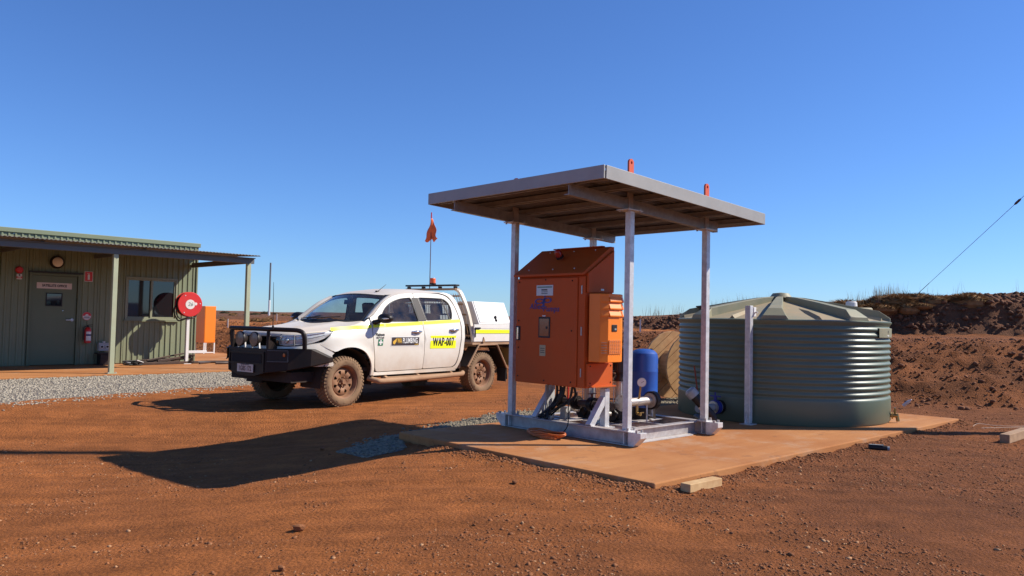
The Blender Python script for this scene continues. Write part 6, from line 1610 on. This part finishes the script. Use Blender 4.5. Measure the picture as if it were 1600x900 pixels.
# inlet strainer hatch with white vent, black mushroom vent, nameplate, tap, outlet
hc = Vector((1.12, -.10, 0)); hz = roofz(1.12)
g = G(); g.lathe([(0, .125), (.22, .125), (.235, .11), (.235, .04), (.27, .03), (.27, -.02)], 32, c=(hc.x, hc.y, hz)); g.build('hatch', tank_roof_mat, trf, smooth=40)
g = G(); g.lathe([(0, .075), (.065, .075), (.08, .062), (.085, .0), (.075, .0)], 24, c=(hc.x - .06, hc.y + .02, hz + .145)); g.build('white_vent', white_poly, trf, smooth=40)
g = G()
for q in range(8): g.box((hc.x - .06 + .08 * math.cos(q * .785), hc.y + .02 + .08 * math.sin(q * .785), hz + .135), (.02, .02, .02))
g.build('vent_foot', black_plastic, trf)
vc = Vector((-1.13, .35, roofz(1.18)))
g = G(); g.lathe([(.045, -.02), (.045, .10), (.10, .105), (.10, .125), (.0, .14)], 20, c=vc); g.build('mushroom_vent', black_plastic, trf, smooth=40)
t = R(-31)
def tp(tt_, r_, z_): return (r_ * math.cos(tt_), r_ * math.sin(tt_), z_)
g = G(); g.lathe([(TR - .01, 1.21), (TR + .016, 1.215), (TR + .016, 1.345), (TR - .01, 1.35)], 10, a0=R(-52), a1=R(-31)); g.build('nameplate', tank_rib_mat, tw_o, bevel=.004)
g = G(); g.lathe([(TR + .018, 1.235), (TR + .0185, 1.235), (TR + .0185, 1.25), (TR + .018, 1.25)], 3, a0=R(-42), a1=R(-39)); g.build('nameplate_tag', white_poly, tw_o)
g = G(); g.lathe([(TR + .018, 1.275), (TR + .0185, 1.275), (TR + .0185, 1.315), (TR + .018, 1.315)], 2, a0=R(-41), a1=R(-40.2)); g.build('nameplate_mark', black_plastic, tw_o)
g = G(); g.cyl(tp(t, TR - .01, .10), tp(t, TR + .10, .10), .028, n=14); g.cyl(tp(t, TR + .08, .13), tp(t, TR + .10, .02), .024, n=12); g.cyl(tp(t, TR + .06, .10), tp(t, TR + .06, .20), .016, n=10); g.bar(tp(t - .03, TR + .06, .205), tp(t + .03, TR + .06, .205), .02, .014); g.cyl(tp(t, TR + .015, .10), tp(t, TR + .035, .10), .05, n=6); g.build('tap', brass, tank, smooth=40)
t = R(-140.5)
ov = G(); ov.cyl(tp(t, TR - .01, .19), tp(t, TR + .05, .19), .10, n=28); fl_ = ov.build('outlet_flange', black_plastic, tank, smooth=40)
g = G(); g.cyl(tp(t, TR + .052, .19), tp(t, TR + .075, .19), .092, n=26); g.cyl(tp(t, TR + .15, .19), tp(t, TR + .17, .19), .088, n=26); g.build('flange', stainless, tank, smooth=40)
g = G(); g.cyl(tp(t, TR + .076, .19), tp(t, TR + .149, .19), .10, n=26); g.cyl(tp(t, TR + .11, .27), tp(t, TR + .11, .34), .022, n=12); g.bar(tp(t - .05, TR + .11, .345), tp(t + .05, TR + .11, .345), .022, .018); g.cyl(tp(t, TR + .11, .345), tp(t, TR + .11, .40), .012, n=8); g.build('gate_valve', mat('valve_blue', (.02, .03, .24), .4), tank, smooth=40)
g = G(); g.cyl(tp(t, TR + .171, .19), tp(t, TR + .50, .19), .055, n=22); g.build('outlet_pipe', mat('pipe_grey_poly', (.33, .33, .33), .5), tank, smooth=40)
sv = thing('capped_riser', SH(1.92, .42, PAD_Z), YAW, 'black capped pipe leaning up beside the right post of the skid', 'pipe')
g = G(); g.tube([(.16, -.20, .14), (-.02, .02, .46)], .062, 22); g.build('pipe', black_plastic, sv, smooth=40)
g = G(); dvec = (Vector((-.02, .02, .46)) - Vector((.16, -.20, .14))).normalized(); c1 = Vector((-.02, .02, .46)); g.tube([c1 - dvec * .07, c1 + dvec * .02, c1 + dvec * .045], [.078, .078, .05], 22); g.build('end_cap', mat('cap_grey', (.30, .31, .32), .4), sv, smooth=40)
g = G(); c2 = Vector((.08, -.10, .285)); g.tube([c2 - dvec * .02, c2 + dvec * .02], .066, 20); g.build('band', white_poly, sv, smooth=40)
g = G(); g.tube(smooth_loop([(.14, -.18, .16), (.17, -.20, .10), (.20, -.1, .07), (.4, .2, .08)], 5, False), .058, 16); g.build('elbow', black_plastic, sv, smooth=60)
# upright that holds the tank down, rusty stake
tpx = thing('tank_restraint_post', (3.263, 10.80, PAD_Z), YAW, 'brown dusty square steel post standing against the green tank', 'post')
G().b2((-.04, -.04, .012), (.04, .04, 1.62)).build('post', galv, tpx, bevel=.005)
G().b2((-.09, -.08, 0), (.09, .08, .012)).build('base_plate', galv, tpx)
g = G(); g.b2((.041, -.05, 1.47), (.105, .03, 1.60)); g.build('top_clamp', white_poly, tpx, bevel=.005)
g = G(); g.cyl((.07, -.05, 1.53), (.07, -.09, 1.53), .012, n=6); g.build('clamp_bolt', galv, tpx)
for s in (-1, 1): G().prism([(0, 0), (.05, 0), (0, .14)], lambda u, v, w: (s * (.041 + u), w, .012 + v), -.006, .006).build('gusset', galv, tpx)
g = G(); g.bar((0, 0, 0), (-.10, .02, .76), .05, .02); st_ = g.build('rusty_stake', mat('rust_brown', (.30, .07, .035), .85, var=.3), None); st_.location = (2.72, 11.22, PAD_Z); tag(st_, 'rusty steel stake leaning at the left side of the green tank', 'stake')

# ------------------------------------------------------------------ timber cable drum behind the tank
dd = Vector((3.15, 14.45, 0.07)); dy_ = R(27)
drum = thing('cable_drum', dd, dy_, 'large timber cable drum standing on edge behind the blue pressure tank', 'cable drum')
RD = .62
def clip_strip(v0, v1, ang):
    pts = []
    for a in np.linspace(-math.asin(max(-1, min(1, v1 / RD))) if False else 0, 1, 2): pass
    f = lambda v: math.sqrt(max(RD * RD - v * v, 0))
    up = [(f(v), v) for v in np.linspace(v0, v1, 5)]; dn = [(-f(v), v) for v in np.linspace(v1, v0, 5)]
    c, s = math.cos(ang), math.sin(ang)
    return [(u * c - v * s, u * s + v * c) for u, v in up + dn]
for y in (-.32, .32):
    fl = bpy.data.objects.new('flange', None); COL.objects.link(fl); fl.parent = drum
    wv = 2 * RD / 9
    for k in range(9):
        v0 = -RD + wv * k + .004 + (1e-4 if k == 0 else 0); v1 = -RD + wv * (k + 1) - .004
        if k == 0: v0 += .006
        if k == 8: v1 -= .006
        g = G(); jig = rr.uniform(-.003, .003); g.prism(clip_strip(v0, v1, R(38)), lambda u, v, w: (u, w, v + RD), y - .02 + jig, y + .02 + jig); g.build('plank', pine, fl, bevel=.003)
    g = G()
    for q in range(4):
        t = q * 1.571 + .5; g.cyl((.28 * math.cos(t), y - .03, RD + .28 * math.sin(t)), (.28 * math.cos(t), y + .03, RD + .28 * math.sin(t)), .018, n=8)
    g.cyl((0, y - .028, RD), (0, y + .028, RD), .04, n=14); g.build('drum_bolt', mat('bolt_dark', (.03, .02, .015), .6), drum)
g = G(); g.cyl((0, -.298, RD), (0, .298, RD), .30, n=24); g.build('core', pine, drum)

# ------------------------------------------------------------------ loose timber and litter
def loose(name, m, loc, rz_, g, label, cat, bevel=.004, smooth=None):
    o = g.build(name, m, None, bevel=bevel, smooth=smooth); o.location = loc; o.rotation_euler = (0, 0, rz_); return tag(o, label, cat)
loose('timber_offcut', pine_new, (1.66, 6.80, .045 + .035), R(42), G().b2((-.235, -.05, -.035), (.235, .05, .035)), 'short pale timber offcut at the near corner of the concrete pad', 'timber')
loose('timber_beam', mat('beam_weathered', (.40, .25, .14), .85, col2=(.26, .15, .08), vscale=10), (6.95, 10.62, .045 + .055), R(44), G().b2((-1.05, -.055, -.055), (1.05, .055, .055)), 'square weathered timber beam lying at the right edge', 'timber', .006)
o = thing('discarded_black_fitting', (4.25, 9.12, .04), R(-22), 'black plastic pipe fitting lying on dirt right of the pad', 'fitting')
G().tube([(-.10, 0, .035), (.10, 0, .03)], .032, 14).build('body', black_plastic, o, smooth=40); G().tube([(.10, 0, .03), (.125, 0, .03)], .026, 14).build('end', MATS['cap_grey'], o, smooth=40); G().b2((-.09, -.02, .064), (.06, .02, .069)).build('strip', mat('pale_strip', (.25, .27, .27), .4), o)
bo = loose('plastic_bottle', mat('clear_plastic_pale', (.72, .72, .72), .2, var=.15, vscale=30), (6.9, 13.85, .10), R(55), G().lathe([(0, 0), (.034, 0), (.036, .02), (.033, .07), (.036, .12), (.034, .155), (.014, .20), (.014, .225), (0, .226)], 16), 'clear plastic bottle caught upright on the dirt right of the green tank', 'bottle', 0, 60); bo.rotation_euler = (R(30), R(40), 0); bo.scale = (.8, .8, .8)
g = G(); g.tube(smooth_loop([(-.35, .05, .02), (-.2, .12, .05), (0, .10, .03), (.3, .05, .02), (.6, .08, .015), (.5, -.05, .012), (.1, -.03, .012), (-.3, -.06, .012)], 6, False), .004, 6); loose('wire_loop', mat('pale_wire', (.40, .28, .20), .6), (7.0, 11.35, .05), R(10), g, 'loop of pale wire on dirt behind the timber beam', 'wire', 0, 60)

# ------------------------------------------------------------------ guyed mast right of the frame (its shadow crosses the yard), its guy wire, far poles, survey pegs
MP = Vector((9.75, 11.10, .03))
mast = thing('guyed_mast', MP, 0, 'tall steel mast whose thin shadow crosses the yard', 'mast')
G().tube([(0, 0, 0), (0, 0, 9), (0, 0, 22)], [.17, .15, .12], 16).build('shaft', galv, mast, smooth=60)
G().b2((-.35, -.35, 0), (.35, .35, .04)).build('base_plate', galv, mast)
def bank_z(x, y):
    d = (BXo - x) ** 2 + (BYo - y) ** 2; i = np.unravel_index(np.argmin(d), d.shape); return float(BZ[i])
W0_ = Vector((12.225, 24.0, 2.36))
WD = Vector((-2.475, -12.9, 3.37))
wire = thing('guy_wire', W0_, 0, 'thin guy wire rising from the berm to the upper right', 'wire')
G().tube([(0, 0, 0), tuple(WD)], .0055, 6).build('cable', mat('wire_grey', (.10, .11, .10), .5), wire)
G().tube([tuple(WD * -.004), tuple(WD * .12)], .0085, 6).build('lower_grip', MATS['wire_grey'], wire)
G().tube([tuple(WD * .544), tuple(WD * .549), tuple(WD * .562), tuple(WD * .567)], [.012, .026, .026, .012], 10).build('insulator', mat('insulator_dark', (.03, .02, .03), .4), wire)
g = G()
for q in range(14):
    a = rr.uniform(0, 6.28); g.tube([(0, 0, -.05), (rr.uniform(.1, .35) * math.cos(a), .2 * math.sin(a), rr.uniform(.15, .45))], [.012, .004], 5)
o = g.build('anchor_shrub', mat('shrub_dark', (.04, .045, .03), .9), None); o.location = W0_ - Vector((0, 0, .12)); tag(o, 'dark spiky shrub at the foot of the guy wire', 'shrub')
o = thing('far_pole', (-19.1, 62, bank_z(-19.1, 62)), 0, 'thin distant pole behind the bull bar of the ute', 'pole')
h_ = 5.6 - bank_z(-19.1, 62)
G().tube([(0, 0, 1.2), (0, 0, h_)], .07, 8).build('upper_tube', mat('pole_grey', (.16, .17, .18), .5), o, smooth=60); G().tube([(0, 0, 0), (0, 0, 1.2)], .085, 8).build('pale_base', white_poly, o)
pegs = [((-.36 * 33, 33), 'white survey peg on the red rise just left of the veranda corner post'), ((-.298 * 40, 40), 'white survey peg on the red rise above the ute bonnet'), ((-.262 * 36, 36), 'white survey peg on the rise near the ute windscreen'), ((.164 * 22.6, 22.6), 'white survey peg on the bench between the posts of the skid')]
for (x, y), lab in pegs:
    g = G(); g.b2((-.02, -.012, -.1), (.02, .012, .34)); g.prism([(-.02, .34), (.02, .34), (0, .38)], lambda u, v, w: (u, w, v), -.012, .012)
    o = g.build('survey_peg', mat('peg_white', (.68, .62, .55), .7), None); o.location = (x, y, bank_z(x, y)); tag(o, lab, 'peg', 'survey pegs')
